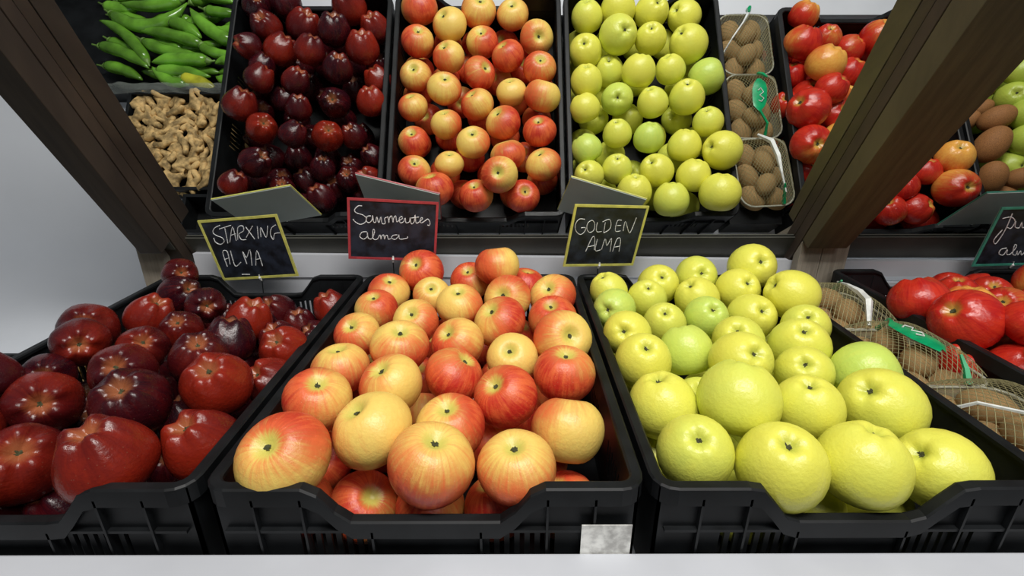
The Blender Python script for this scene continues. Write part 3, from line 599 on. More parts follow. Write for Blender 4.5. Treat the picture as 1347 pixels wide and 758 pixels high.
# timber beams and posts
def beam(name, X0, X1a, X1b, offa, offb, label, sideleft):
    e = empty(name, MP((X0+X1a)/2, .06, .02)); tag(e, label, 'beam', None)
    b = MB(); b.prism(slab(min(X0, X1a), max(X0, X1a), .0, .95, .0004, .0235)); child('back_plank', b, M['wood_dark'], e, bevel=.0012)
    b = MB(); b.prism(slab(min(X0, X1a)+.004, max(X0, X1a)-.004, .06, .95, .0236, .0259)); child('gap_shade_strip', b, M['strip'], e)  # added dark strip stands in for the shaded gap between the planks
    b = MB(); s0, s1 = .085, .95
    k = (offb-offa)/(.54-.11); o0 = offa + k*(s0-.11); o1 = offb + k*(s1-.54)
    kx = (X1b-X1a)/(.54-.11); xa = X1a + kx*(s0-.11); xb = X1b + kx*(s1-.54)
    q = [MP(X0, s0, .026), MP(xa, s0, .026), MP(xa, s0, o0), MP(X0, s0, o0), MP(X0, s1, .026), MP(xb, s1, .026), MP(xb, s1, o1), MP(X0, s1, o1)]
    b.prism(q); child('front_plank', b, M['wood_left'] if sideleft == 0 else M['wood_olive'], e, bevel=.0015)
    return e
beam('timber_beam', .576, .655, .69, .052, .078, 'wide dark timber beam leaning over the crates to the right of the yellow apples', 1)
beam('timber_beam', -.672, -.715, -.728, .062, .068, 'dark timber beam leaning out along the left end of the mirror beside the white wall', 0)
def post(X0, X1, Xm, label):
    e = empty('timber_post', ((X0+X1)/2, .96, -.131)); tag(e, label, 'post')
    for a, c in (((X0, Xm-.0006), (Xm+.0006, X1)) if Xm else ((X0, X1),)):
        child('board', one(a, c, .945, .966, -.131, .0575), M['wood_grey'], e, bevel=.001)
post(.579, .676, .623, 'short raw grey wooden post of two boards under the right-hand beam')
post(-.748, -.699, None, 'short raw grey wooden post under the left-hand beam, beside the white wall')

# ------------------------------------------------------------------ crates
def crate(X0, X1, Y0, Y1, label, H=.129, zt=0.004, slots=True, dip=.038, lab=None):
    W, L = X1-X0, Y1-Y0; cx, cy = (X0+X1)/2, (Y0+Y1)/2; zb = -H
    root = empty('fruit_crate', (cx, cy, zb)); tag(root, label, 'crate', 'black plastic fruit crates on the shelf')
    corner = .098
    def topz(x):          # rim height along a short side, x relative to centre
        a = W/2 - corner; d = abs(x) - a
        t_ = min(1, max(0, (d + .034)/.040)); t_ = t_*t_*(3-2*t_)
        return zt - dip*(1-t_)
    # rim: swept flange following the perimeter
    pts = []; rc = .022
    def arc(ax, ay, a0):
        for k in range(5):
            a = R(a0 + 90*k/4); pts.append((ax + rc*math.cos(a), ay + rc*math.sin(a), math.cos(a), math.sin(a)))
    NX = 26
    hw, hl = W/2-rc, L/2-rc
    arc(-hw, -hl, 180)
    for k in range(1, NX): pts.append((-hw + 2*hw*k/NX, -L/2, 0, -1))
    arc(hw, -hl, 270)
    arc(hw, hl, 0)
    for k in range(1, NX): pts.append((hw - 2*hw*k/NX, L/2, 0, 1))
    arc(-hw, hl, 90)
    sec = [(-.012, -.004), (-.012, 0), (-.010, .0015), (-.002, .0015), (0, 0), (0, -.018), (-.003, -.018), (-.003, -.005)]
    b = MB(); ns = len(sec)
    for (x, y, nx, ny) in pts:
        z = topz(x) if abs(ny) > .99 else zt
        for (o_, h_) in sec: b.v.append((cx + x + nx*o_, cy + y + ny*o_, z + h_ - .0015))
    k_ = len(pts)
    for i in range(k_):
        for j in range(ns):
            b.f.append((i*ns+j, i*ns+(j+1) % ns, ((i+1) % k_)*ns+(j+1) % ns, ((i+1) % k_)*ns+j))
    child('rim', b, M['plastic'], root, smooth=False)
    # walls with slots
    th = .003; ins = .006
    def wall(side):
        b = MB()
        short = side in 'fb'; half = (W if short else L)/2 - ins
        cells = []; p = -half
        centres = []
        if short:
            for g in (-1, 1):
                for q in range(7): centres.append(g*.088 + (q-3)*.0095)
        else:
            for g in (-1.5, -.5, .5, 1.5):
                for q in range(6): centres.append(g*.125 + (q-2.5)*.011)
        def add(a, c, z0, z1a, z1c):
            y = {'f': -L/2+ins, 'b': L/2-ins-th, 'l': -W/2+ins, 'r': W/2-ins-th}[side]
            if short: q = [(a, y, z0), (c, y, z0), (c, y+th, z0), (a, y+th, z0), (a, y, z1a), (c, y, z1c), (c, y+th, z1c), (a, y+th, z1a)]
            else: q = [(y, a, z0), (y+th, a, z0), (y+th, c, z0), (y, c, z0), (y, a, z1a), (y+th, a, z1a), (y+th, c, z1c), (y, c, z1c)]
            b.prism([(cx+x_, cy+y_, z_) for x_, y_, z_ in q])
        T = (lambda v: topz(v)-.003) if short else (lambda v: zt-.003)
        p = -half
        for cc in sorted(centres):
            a, c = cc-.0022, cc+.0022
            if not slots or a < -half or c > half: continue
            n_ = max(1, int((a-p)/.02))
            for k in range(n_): add(p+(a-p)*k/n_, p+(a-p)*(k+1)/n_, zb, T(p+(a-p)*k/n_), T(p+(a-p)*(k+1)/n_))
            add(a, c, zb, zb+.045, zb+.045)
            add(a, c, zt-.045 if not short else zt-.05, T(a), T(c)); p = c
        n_ = max(1, int((half-p)/.02))
        for k in range(n_): add(p+(half-p)*k/n_, p+(half-p)*(k+1)/n_, zb, T(p+(half-p)*k/n_), T(p+(half-p)*(k+1)/n_))
        child('side_panel', b, M['plastic'], root)
    for s_ in 'fblr': wall(s_)
    child('floor_panel', one(cx-W/2+.0091, cx+W/2-.0091, cy-L/2+.0091, cy+L/2-.0091, zb, zb+.003), M['plastic'], root)
    # outer ribs and the horizontal ridge on the short ends
    for sgn, yy in ((-1, cy-L/2), (1, cy+L/2)):
        for xr in (-W/2+.045, -W/2+.088, -.05, .05, W/2-.088, W/2-.045):
            child('rib', one(cx+xr-.0011, cx+xr+.0011, min(yy+sgn*0.0, yy-sgn*.010), max(yy, yy-sgn*.010), zb, topz(xr)-.012), M['plastic'], root)
        child('ridge', one(cx-W/2+.014, cx+W/2-.014, min(yy-sgn*.001, yy-sgn*.010), max(yy-sgn*.001, yy-sgn*.010), zt-.0515, zt-.0485), M['plastic'], root)
    if lab:
        child('paper_label', one(cx+lab[0], cx+lab[1], Y0-.0015, Y0-.0007, zb+.006, -.036), M['paper'], root, label='torn white paper label')
    return root
crate(-.668, -.284, .340, .907, 'black plastic crate of dark red apples beside the white wall')
crate(-.277, .1205, .340, .907, 'black plastic crate of yellow and red blushed apples in the middle', lab=(.142, .188))
crate(.1265, .500, .340, .907, 'black plastic crate of yellow apples')
crate(.638, 1.024, .378, .935, 'black plastic crate of bright red apples right of the kiwi punnets')
crate(1.032, 1.43, .378, .935, 'black plastic crate of loose brown fruit and green apples, seen in the mirror')
# a low black box carries the kiwi punnets
bx = MB(); X0, X1, Y0, Y1, zb, zt = .508, .630, .37, .900, -.131, -.0685
bx.box(X0, X1, Y0, Y1, zt-.004, zt); bx.box(X0, X1, Y0, Y0+.004, zb, zt-.004); bx.box(X0, X1, Y1-.004, Y1, zb, zt-.004); bx.box(X0, X0+.004, Y0+.004, Y1-.004, zb, zt-.004); bx.box(X1-.004, X1, Y0+.004, Y1-.004, zb, zt-.004)
o = link('upturned_box', bx.me('upturned_box'), M['plastic']); tag(o, 'black box under the three kiwi punnets, between two crates', 'box')
# low crates at the left, seen only in the mirror
def low_crate(X0, X1, Y0, Y1, zt, label):
    zb = -.166; e = empty('low_crate', ((X0+X1)/2, (Y0+Y1)/2, zb)); tag(e, label, 'crate')
    b = MB(); t_ = .008
    for a in ((X0, X1, Y0, Y0+t_), (X0, X1, Y1-t_, Y1), (X0, X0+t_, Y0+t_, Y1-t_), (X1-t_, X1, Y0+t_, Y1-t_)): b.box(*a, zb+.003, zt)
    child('side_panel', b, M['plastic'], e, bevel=.0008)
    child('floor_panel', one(X0, X1, Y0, Y1, zb, zb+.003), M['plastic'], e)
low_crate(-.80, -.678, .806, .905, -.110, 'added low black box darkening the corner behind the ginger, seen in the mirror')  # added box, put in to darken the corner behind the ginger
low_crate(-.975, -.678, .528, .796, -.108, 'low black crate of ginger roots, seen in the mirror left of the dark red apples')
low_crate(-1.30, -.690, .175, .522, -.108, 'low black crate of green peppers, seen in the mirror at the upper left')

# ------------------------------------------------------------------ fruit
def fruit_mesh(kind, seed):
    rnd = random.Random(seed); NP, NT = 22, 28
    ph = [rnd.uniform(0, 6.28) for _ in range(6)]
    vs = []; top = 0
    for i in range(NP+1):
        f_ = math.pi*i/NP
        if kind != 'kiwi': f_ = f_ - .10*math.sin(2*f_)*0 
        for j in range(NT):
            th = 2*math.pi*j/NT; s = math.sin(f_); c = math.cos(f_)
            rad = s; z = c
            if kind == 'mid':
                rad *= 1 + .03*c - .02*c*c; z *= .90
                z -= .30*math.exp(-(s/.27)**2)*(c > 0); z += .22*math.exp(-(s/.3)**2)*(c < 0)
                rad *= 1 + .012*math.cos(5*th+ph[0])*(.4+.6*abs(c))
            elif kind == 'gold':
                rad *= 1 - .085*c; z *= .98
                z -= .27*math.exp(-(s/.23)**2)*(c > 0); z += .2*math.exp(-(s/.3)**2)*(c < 0)
                lob = math.exp(-((f_-.45)/.28)**2); z += .025*lob*math.cos(5*th+ph[0])
            elif kind == 'stark':
                rad *= (1 - .13*c - .03*c*c)/1.02; z = z*1.02
                lob = math.exp(-((f_-.60)/.34)**2)
                cs = math.cos(5*th+ph[0])
                z += .085*lob*cs + .03*lob; rad *= 1 + .06*lob*cs + .02*cs
                z -= .38*math.exp(-(s/.30)**2)*(c > 0); z += .2*math.exp(-(s/.3)**2)*(c < 0)
            elif kind == 'red':
                rad *= 1 - .07*c; z *= .93
                lob = math.exp(-((f_-.5)/.28)**2); cs = math.cos(5*th+ph[0]); z += .04*lob*cs; rad *= 1+.02*lob*cs
                z -= .30*math.exp(-(s/.25)**2)*(c > 0); z += .2*math.exp(-(s/.3)**2)*(c < 0)
            elif kind == 'kiwi':
                rad *= .78; z *= 1.08
            wob = 1 + .022*math.sin(th+ph[1])*math.sin(f_) + .015*math.sin(2*th+ph[2])*s + .015*math.sin(3*f_+ph[3])
            vs.append((rad*math.cos(th)*wob, rad*math.sin(th)*wob, z*(1+.02*math.sin(ph[4]))))
    fs = []
    for i in range(NP):
        for j in range(NT):
            fs.append((i*NT+j, (i+1)*NT+j, (i+1)*NT+(j+1) % NT, i*NT+(j+1) % NT))
    me = mesh(kind, vs, fs, True)
    bm = bmesh.new(); bm.from_mesh(me); bmesh.ops.remove_doubles(bm, verts=bm.verts, dist=1e-4); bmesh.ops.recalc_face_normals(bm, faces=bm.faces); bm.to_mesh(me); bm.free()
    for p in me.polygons: p.use_smooth = True
    zt = vs[0][2]
    # calyx: little crown of dry sepals in the dimple
    cv = [(0, 0, zt+.035)]; cf = []
    for j in range(14):
        a = 2*math.pi*(j+rnd.uniform(-.3, .3))/14; r_ = rnd.uniform(.075, .125) if j % 2 == 0 else rnd.uniform(.05, .08); cv.append((r_*math.cos(a), r_*math.sin(a), zt + rnd.uniform(.02, .085)))
    for j in range(14): cf.append((0, 1+j, 1+(j+1) % 14))
    cm = mesh('calyx', cv, cf)
    cm.materials.append(M['calyx'])
    return me, cm
KM = {'mid': 'mid', 'gold': 'gold', 'stark': 'stark', 'red': 'red', 'green': 'gold', 'brown': 'kiwi'}
MATK = {'mid': 'mid', 'gold': 'gold', 'stark': 'stark', 'red': 'red', 'green': 'green', 'brown': 'bigkiwi'}
BANK = {}
for k in MATK:
    BANK[k] = []
    for s_ in range(4):
        me, cm = fruit_mesh(KM[k], 10*s_ + len(k)); me = me.copy(); me.name = k; me.materials.append(M[MATK[k]]); BANK[k].append((me, cm))
NAME = {'mid': 'blushed_apple', 'gold': 'yellow_apple', 'stark': 'dark_red_apple', 'red': 'bright_red_apple', 'green': 'green_apple', 'brown': 'brown_fruit'}
CR = {'mid': 'middle crate', 'gold': 'yellow apple crate', 'stark': 'dark red apple crate', 'red': 'bright red apple crate', 'green': 'far right crate', 'brown': 'far right crate'}
ORD = ['nearest', 'second', 'third', 'fourth', 'fifth', 'sixth', 'seventh', 'eighth', 'ninth', 'tenth', 'eleventh', 'twelfth', 'thirteenth']
COLS = ['left-edge', 'left-centre', 'centre', 'right-centre', 'right-edge']
def look(k, a):
    if k == 'mid': return 'yellow apple barely blushed' if a < .4 else 'yellow-orange apple streaked red' if a < .56 else 'orange-red apple' if a < .8 else 'deep red apple'
    if k == 'gold': return 'clear yellow apple' if a < .25 else 'yellow-green apple' if a < .6 else 'pale green apple'
    if k == 'stark': return 'dark maroon apple' if a < .3 else 'dark red apple' if a < .65 else 'brighter orange-red apple'
    if k == 'red': return 'yellow and red apple' if a < .5 else 'patchy red apple' if a < .8 else 'shiny red apple'
    if k == 'green': return 'green apple'
    return 'smooth brown oval fruit'
pos = {}
for k in MATK:
    L_ = [(i, t_) for i, t_ in enumerate(FRUIT) if t_[0] == k]
    xs = sorted(t_[1] for _, t_ in L_); lo, hi = xs[0], xs[-1]+1e-6
    ncol = 2 if k == 'brown' else 5
    for c_ in range(ncol):
        inc = sorted([(t_[2], i) for i, t_ in L_ if int((t_[1]-lo)/(hi-lo)*ncol) == c_])
        for q, (_, i) in enumerate(inc):
            cn = COLS[c_] if ncol == 5 else ('left', 'right')[c_]
            pos[i] = ('nearest the camera' if q == 0 else 'farthest back' if q == len(inc)-1 and q > 0 else ORD[q]+' from the front', cn)
def place(k, P, D, axis, spin, var, low=False):
    me, cm = BANK[k][var]
    o = link(NAME[k], me); q = Vector(axis).normalized().to_track_quat('Z', 'Y'); q = q @ Matrix.Rotation(spin, 3, 'Z').to_quaternion()
    o.rotation_mode = 'QUATERNION'; o.rotation_quaternion = q; o.location = P
    o.scale = (D/2*(1.03 if k in ('mid', 'gold') and not low and P[1] > .42 else 1),)*3
    if not low and k != 'brown':
        c_ = link('calyx', cm, None, o)
    return o, q
LOWS = {}
for i, t_ in enumerate(FRUIT):
    k = t_[0]
    if k.endswith('_low'):
        k = k[:-4]; ax = (random.gauss(0, .4), random.gauss(0, .4)-.2, 1)
        o, q = place(k, t_[1:4], t_[4], ax, random.uniform(0, 6.28), random.randrange(4), True)
        o.color = (random.random(), random.random(), .5, {'mid': .8, 'gold': .4, 'stark': 1.0, 'red': .9, 'green': .7}[k])  # buried dark red ones get the darkest skin, painting in the gaps' shade
        LOWS.setdefault(k, []).append(o)
        continue
    _, x, y, z, D, ax, ay, az, amt, bx_, by_, bz_ = t_
    o, q = place(k, (x, y, z), D, (ax, ay, az), random.uniform(0, 6.28), random.randrange(4))
    dl = q.inverted() @ Vector((bx_, by_, bz_)).normalized()
    a = 1-amt*.88 if k == 'stark' else amt  # light fall-off at the left put into the dark red skin tone
    o.color = (dl.x*.5+.5, dl.y*.5+.5, dl.z*.5+.5, a)
    rw, cn = pos[i]
    cat = 'fruit' if k == 'brown' else 'apple'
    tag(o, '%s, %s in the %s column, %s' % (look(k, amt), rw, cn, CR[k]), cat, 'top layer of the %s' % CR[k])

for k, L_ in LOWS.items():
    L_.sort(key=lambda o_: o_.location.x)
    fr = [o_ for o_ in L_ if o_.location.y < .455]
    for o_ in L_:
        if o_ in fr:
            q_ = fr.index(o_); where = 'leftmost' if q_ == 0 else 'rightmost' if q_ == len(fr)-1 else ORD[q_]+' from the left'
            tag(o_, 'apple in the gaps under the front row, %s, %s' % (where, CR[k]), 'apple', 'apples under the top layer of the %s' % CR[k])
        else: tag(o_, 'apple buried under the top layer towards the back of the %s' % CR[k], 'apple', 'apples under the top layer of the %s' % CR[k])

# ------------------------------------------------------------------ kiwi punnets
KIW = fruit_mesh('kiwi', 3)[0]; KIW.materials.append(M['kiwi'])
def ring(W, L, r, n_=6):
    out = []
    for ax, ay, a0 in ((-1, -1, 180), (1, -1, 270), (1, 1, 0), (-1, 1, 90)):
        for k in range(n_):
            a = R(a0 + 90*k/(n_-1)); out.append((ax*(W/2-r) + r*math.cos(a), ay*(L/2-r) + r*math.sin(a)))
    return out
def punnet(cx, cy, rz, label, which, style):
    W, L, Hh = .122, .164, .046; zt = -.022
    e = empty('kiwi_punnet', (cx, cy, zt-Hh)); e.rotation_euler = (0, 0, rz); tag(e, label, 'punnet', 'netted kiwi punnets')
    def ch(name, b, mat, smooth=False):
        o = link(name, b.me(name, smooth), mat, e); return o
    top = ring(W, L, .03); bot = ring(W*.80, L*.86, .024); n_ = len(top)
    b = MB()
    for x, y in bot: b.v.append((x, y, 0.0008))
    for x, y in top: b.v.append((x, y, Hh))
    b.f.append(tuple(range(n_)))
    for i in range(n_): b.f.append((i, (i+1) % n_, n_+(i+1) % n_, n_+i))
    ch('tray', b, M['clear'], True)
    b = MB(); pts = [(x, y, Hh) for x, y in top]; pts.append(pts[0]); b.tube(pts, .0022, 6, False); ch('rim', b, M['rimclear'], True)
    # net stretched over the fruit
    def dome(x, y):
        u, v = x/(W/2), y/(L/2)
        return Hh + .002 + .034*max(0, 1-u**4)*max(0, 1-v**4)
    b = MB(); st = .0068
    def inside(x, y):
        dx, dy = abs(x)-(W/2-.03), abs(y)-(L/2-.03)
        if dx > 0 and dy > 0: return dx*dx+dy*dy < .03**2
        return dx <= .03 and dy <= .03
    for sg in (1, -1):
        k = -26
        while k <= 26:
            seg = []
            for j in range(-24, 25):
                yy = j*.0072; xx = k*st + sg*yy*.62
                if inside(xx, yy): seg.append((xx, yy, dome(xx, yy)))
            if len(seg) > 1: b.tube(seg, .00042, 3, False)
            k += 1
    ch('net', b, M['net'])
    # ties and labels
    if style == 'band':
        pts = [(-.010 + .02*math.sin(k*.5), -.085+.045+.02*k*.55, dome(0, -.04+.011*k)+.002) for k in range(7)]
        b = MB()
        wd = [.004, .013, .017, .017, .016, .013, .003]
        for (x, y, z), w_ in zip([(.004, -.050, 0), (.003, -.038, 0), (0, -.022, 0), (-.002, -.006, 0), (-.004, .010, 0), (-.006, .022, 0), (-.006, .034, 0)], wd):
            z = dome(x, y)+.003
            b.v += [(x-w_, y, z-.001), (x, y+.002, z+.002), (x+w_, y, z-.0015)]
        for i in range(6):
            for j in range(2): b.f.append((i*3+j, i*3+j+1, i*3+j+4, i*3+j+3))
        ch('green_label', b, M['label_green'], True)
        b = MB(); zz = dome(0, 0)+.0056
        b.tube([(-.008, .010, zz-.001), (-.002, .014, zz), (.004, .006, zz), (-.004, -.002, zz), (.005, -.010, zz), (.000, -.020, zz), (-.007, -.014, zz)], .0011, 5)
        ch('printed_mark', b, M['ribbon'])
        b = MB(); b.tube([(.020, -.083, Hh+.004), (.022, -.070, dome(.02, -.07)+.002), (.024, -.055, dome(.02, -.055)+.003)], [.005, .004, .002], 5); ch('net_clip', b, M['label_green'])
        b = MB(); b.tube([(-.006, .034, dome(0, .034)+.003), (.012, .060, dome(.01, .06)+.003), (.016, .083, Hh+.003)], [.003, .003, .004], 5); ch('net_tie', b, M['label_green'])
    elif style == 'green_tie':
        b = MB(); b.tube([(.012, -.092, Hh+.006), (.004, -.070, dome(.0, -.07)+.004), (-.02, -.03, dome(-.02, -.03)+.003), (-.045, .005, dome(-.045, .005)+.003), (-.058, .028, Hh+.002)], [.006, .004, .0022, .002, .003], 5); ch('net_tie', b, M['ribbon'])
        b = MB(); b.tube([(.016, -.097, Hh+.010), (.010, -.085, Hh+.012), (.002, -.068, dome(0, -.068)+.008)], [.004, .0065, .002], 5); ch('net_clip', b, M['label_green'])
    else:
        b = MB(); b.tube([(-.004, -.088, Hh+.010), (.008, -.055, dome(0, -.05)+.008), (.016, -.02, dome(.01, -.02)+.004), (.018, .02, dome(.02, .02)+.003), (.026, .062, dome(.02, .06)+.003)], [.003, .0065, .006, .003, .0015], 5); ch('net_tie', b, M['ribbon'])
        b = MB(); b.tube([(.022, .045, dome(.02, .045)+.005), (.032, .078, Hh+.004)], [.002, .005], 5); ch('net_clip', b, M['label_green'])
    # the fruit
    spots = [(-.026, -.052, 0), (.027, -.048, 0), (-.027, .001, 0), (.026, .006, 0), (-.024, .053, 0), (.026, .055, 0), (.002, -.022, 1), (-.002, .032, 1)]
    names = ['front left', 'front right', 'middle left', 'middle right', 'back left', 'back right', 'upper front', 'upper back']
    for (x, y, u_), nm in zip(spots, names):
        if u_ and style == 'green_tie' and y < 0: pass
        o = link('kiwi', KIW); o.scale = (.0305, .0305, .0305)
        p = Matrix.Rotation(rz, 3, 'Z') @ Vector((x, y, 0)); o.location = (cx+p.x, cy+p.y, zt-Hh+.0235+(.027 if u_ else 0))
        o.rotation_euler = (R(90)+random.uniform(-.25, .25), 0, random.uniform(-1.2, 1.2))
        if u_: o.scale = (.027,)*3
        tag(o, 'fuzzy brown kiwi at the %s inside the %s net punnet' % (nm, which), 'kiwi', 'kiwis in the %s punnet' % which)
punnet(.5665, .461, 0, 'clear kiwi punnet under netting with a twisted green tie, nearest the camera', 'nearest', 'green_tie')
punnet(.5675, .626, -.01, 'clear kiwi punnet under netting with a bright green label, the middle one', 'green-labelled middle', 'band')
punnet(.5745, .792, -.05, 'clear kiwi punnet under netting with a white ribbon, beside the grey post', 'farthest', 'white_tie')

# ------------------------------------------------------------------ chalk signs
FRM = {'starking': ('fr_yellow', 'yellow-framed chalk sign on the dark red apple crate', .03), 'savnentes': ('fr_red', 'red-framed chalk sign on the crate of blushed apples', .02),
       'golden': ('fr_yellow', 'yellow-framed chalk sign reading golden alma at the yellow apple crate', .0), 'pu': ('fr_green', 'green-framed chalk sign at the right edge above the bright red apples', 0)}
for key, (BL, UX, UY, w_, h_, strokes) in SIGNS.items():
    BL, UX, UY = Vector(BL), Vector(UX), Vector(UY); N = UX.cross(UY).normalized()
    if N.y > 0: N = -N
    e = empty('price_sign', BL + UX*w_/2); fm, lab, _ = FRM[key]; tag(e, lab, 'sign', 'chalk price signs')
    def pt(u, v, d): return BL + UX*u + UY*v + N*d
    def bx2(b, u0, u1, v0, v1, d0, d1):
        b.prism([pt(u0, v0, d1), pt(u1, v0, d1), pt(u1, v0, d0), pt(u0, v0, d0), pt(u0, v1, d1), pt(u1, v1, d1), pt(u1, v1, d0), pt(u0, v1, d0)])
    b = MB(); bx2(b, .001, w_-.001, .001, h_-.001, -.002, .0); child('back_board', b, M['backboard'], e)
    b = MB(); bx2(b, .003, w_-.003, .003, h_-.003, .0002, .0010); child('chalkboard', b, M['chalkboard'], e)
    b = MB(); f_ = .0045
    for a in ((0, w_, 0, f_), (0, w_, h_-f_, h_), (0, f_, f_, h_-f_), (w_-f_, w_, f_, h_-f_)): bx2(b, *a, -.0003, .0022)
    child('frame', b, M[fm], e)
    b = MB(); rr = .00085 if key != 'golden' else .0007
    for st in strokes:
        # smooth the stroke a little
        P = [Vector((u, v)) for u, v in st]; Q = []
        for i in range(len(P)-1):
            p0 = P[max(i-1, 0)]; p1 = P[i]; p2 = P[i+1]; p3 = P[min(i+2, len(P)-1)]
            for s_ in range(4):
                t_ = s_/4; Q.append(.5*((2*p1)+(p2-p0)*t_+(2*p0-5*p1+4*p2-p3)*t_*t_+(3*p1-p0-3*p2+p3)*t_**3))
        Q.append(P[-1])
        b.tube([pt(q.x, q.y, .0012) for q in Q], rr, 5)
    child('chalk_writing', b, M['chalk'], e)
    b = MB(); mid = pt(w_/2, 0, -.001)
    b.tube([pt(w_/2, -.004, -.001), Vector((mid.x, mid.y-.004, -.040))], .0012, 6); child('stake', b, M['plastic'], e)
    b = MB(); b.tube([pt(w_/2, .008, .0018), pt(w_/2, .002, .0035), pt(w_/2, -.005, .001)], [.0016, .0024, .0018], 6); child('clip', b, M['ribbon'], e)

# ------------------------------------------------------------------ green peppers
def pepper(pts, i):
    pts = [Vector(p) for p in pts]; Q = []
    for k in range(15):
        t_ = k/14; Q.append(pts[0]*(1-t_)**2 + (2*pts[1]-.5*(pts[0]+pts[2]))*2*t_*(1-t_)*1.0 + pts[2]*t_**2)
    r0 = random.uniform(.0155, .0195)
    if i in (6, 12, 13, 15): r0 = .014
    rad = []
    for k in range(15):
        t_ = k/14; rad.append(r0*(min(1, .55+t_*4))*(1-.15*t_-.75*max(0, (t_-.6)/.4)**1.8)*(1+.05*math.sin(t_*19+i)))
    if i % 2: Q.reverse()
    b = MB(); b.tube(Q, rad, 12)
    # gentle furrows
    me = b.me('green_pepper', True)
    o = link('green_pepper', me, M['pepper_y'] if i == 10 else M['pepper'])
    s = MB(); d = (Q[0]-Q[1]).normalized()
    s.tube([Q[0]-d*.002, Q[0]+d*.004, Q[0]+d*.012, Q[0]+d*.022+Vector((0, 0, .004))], [r0*.62, r0*.5, .0028, .0022], 8)
    link('stem', s.me('stem', True), M['stem'], o)
    return o
PL = ['topmost curved', 'broad at the left edge', 'lower at the left edge', 'long central', 'second long central', 'slanting right-hand', 'short at the right edge', 'straight one above the ginger', 'thin straight lower', 'bent tapering lower', 'yellow-tinged lower', 'upper straight', 'upper right short', 'lower right short', 'small central', 'right edge stubby']
for i, p in enumerate(PEPPERS):
    o = pepper(p, i)
    if i < 16: tag(o, '%s green pepper in the reflected crate at the upper left' % PL[i], 'pepper', 'green peppers in the low crate')
    else: tag(o, 'green pepper lying at the near edge of the low pepper crate', 'pepper', 'green peppers at the near edge')
rnd = random.Random(4)
for i in range(16):
    x = -1.02 + (i % 4)*.10; y = .215 + (i//4)*.08; a = rnd.uniform(-.5, .5); h = .055
    o = pepper([(x-h*math.cos(a), y-h*math.sin(a), -.137), (x, y+rnd.uniform(-.01, .01), -.137), (x+h*math.cos(a), y+h*math.sin(a), -.137)], 40+i)
    tag(o, 'green pepper buried under the others in the low pepper crate', 'pepper', 'buried green peppers')

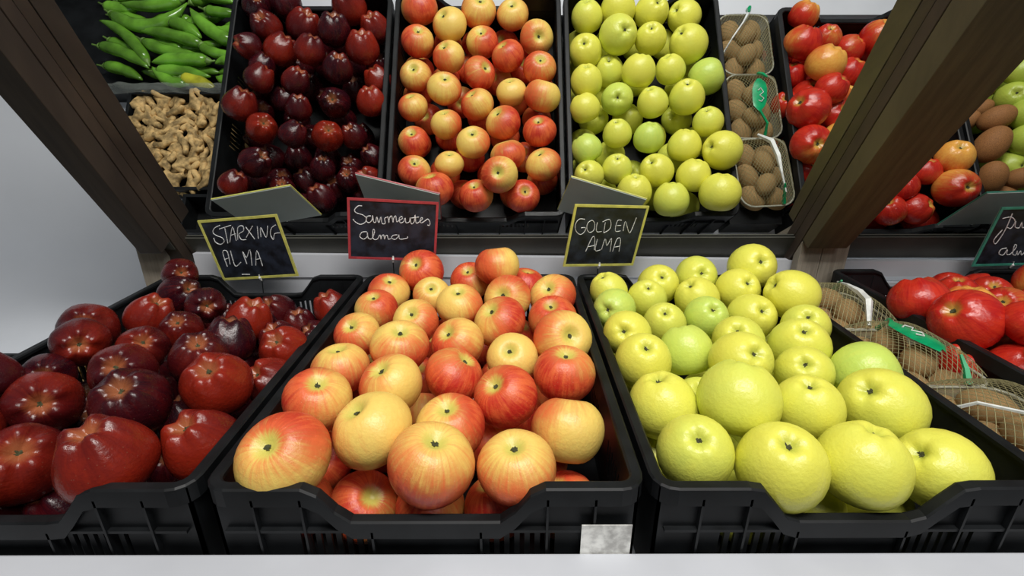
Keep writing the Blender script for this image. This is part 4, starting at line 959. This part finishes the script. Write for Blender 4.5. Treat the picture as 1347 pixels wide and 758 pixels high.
# ------------------------------------------------------------------ ginger
def ginger_mesh(seed):
    r_ = random.Random(seed); vs = []; es = []; rad = []
    x = 0; n_ = r_.choice([4, 5, 5])
    for k in range(n_):
        vs.append((x, r_.uniform(-.006, .006), r_.uniform(-.003, .003))); rad.append(r_.uniform(.0068, .0095)); x += r_.uniform(.014, .021)
        if k: es.append((k-1, k))
    for k in range(n_):
        for sgn in ((1, -1) if r_.random() < .6 else (r_.choice([1, -1]),)):
            if r_.random() < .25: continue
            p = Vector(vs[k]); d = Vector((r_.uniform(-.5, .5), sgn, r_.uniform(-.3, .4))).normalized()
            L_ = r_.uniform(.018, .032); i0 = len(vs); vs.append(tuple(p+d*L_*.6)); rad.append(r_.uniform(.0052, .0078)); es.append((k, i0))
            vs.append(tuple(p+d*L_*1.1+Vector((r_.uniform(-.006, .006), 0, 0)))); rad.append(r_.uniform(.0045, .0072)); es.append((i0, i0+1))
    cx_ = x/2; vs = [(a-cx_, b_, c_) for a, b_, c_ in vs]
    me = bpy.data.meshes.new('ginger'); me.from_pydata(vs, es, []); o = bpy.data.objects.new('tmp', me); COL.objects.link(o)
    md = o.modifiers.new('s', 'SKIN'); md.use_smooth_shade = True
    for i, s_ in enumerate(me.skin_vertices[0].data if me.skin_vertices else []): s_.radius = (rad[i], rad[i])
    if not me.skin_vertices:
        bm = bmesh.new(); bm.from_mesh(me); lay = bm.verts.layers.skin.verify()
        for i, v in enumerate(bm.verts): v[lay].radius = (rad[i], rad[i]); v[lay].use_root = (i == 0)
        bm.to_mesh(me); bm.free()
    md2 = o.modifiers.new('u', 'SUBSURF'); md2.levels = 2; md2.render_levels = 2
    dg = bpy.context.evaluated_depsgraph_get(); out = bpy.data.meshes.new_from_object(o.evaluated_get(dg))
    bpy.data.objects.remove(o)
    for v in out.vertices:
        n_ = noise.noise(v.co*170); v.co += v.normal*n_*.0012
    for p in out.polygons: p.use_smooth = True
    out.materials.clear(); out.materials.append(M['ginger']); return out
GM = [ginger_mesh(s) for s in range(5)]
rnd = random.Random(9); gi = 0
rows = ['nearest the peppers', 'second row', 'third row', 'fourth row', 'fifth row', 'sixth row']
for r_ in range(6):
    for c_ in range(6):
        x = -.955 + c_*.050 + (r_ % 2)*.012; y = .556 + r_*.042
        if x < -.90 and y > .70: continue
        for lay in (0, 1):
            if lay == 0 and (r_+c_) % 2: continue
            o = link('ginger_root', GM[rnd.randrange(5)])
            o.location = (x+rnd.uniform(-.01, .01), y+rnd.uniform(-.008, .008), (-.146 if lay == 0 else -.122+rnd.uniform(-.004, .006)))
            o.rotation_euler = (rnd.uniform(-.35, .35), rnd.uniform(-.3, .3), rnd.uniform(0, 6.28)); o.scale = (1.15,)*3
            if lay: tag(o, 'knobbly tan ginger root, %s, %s from the dark red apples' % (rows[r_], ['sixth', 'fifth', 'fourth', 'third', 'second', 'nearest'][c_]), 'ginger', 'ginger roots on top of the pile')
            else: tag(o, 'knobbly tan ginger root under the top of the ginger pile', 'ginger', 'ginger roots under the pile')
# crumpled film between peppers and ginger
b = MB(); NX, NY = 40, 8
for j in range(NY):
    for i in range(NX):
        x = -1.02 + .32*i/(NX-1); y = .508 + .030*j/(NY-1)
        b.v.append((x, y, -.100 + .012*math.sin(math.pi*j/(NY-1)) + .010*noise.noise(Vector((x*30, y*70, 0)))))
for j in range(NY-1):
    for i in range(NX-1): b.f.append((j*NX+i, j*NX+i+1, (j+1)*NX+i+1, (j+1)*NX+i))
o = link('plastic_film', b.me('plastic_film'), M['film']); tag(o, 'crumpled clear plastic film between the green peppers and the ginger', 'film')
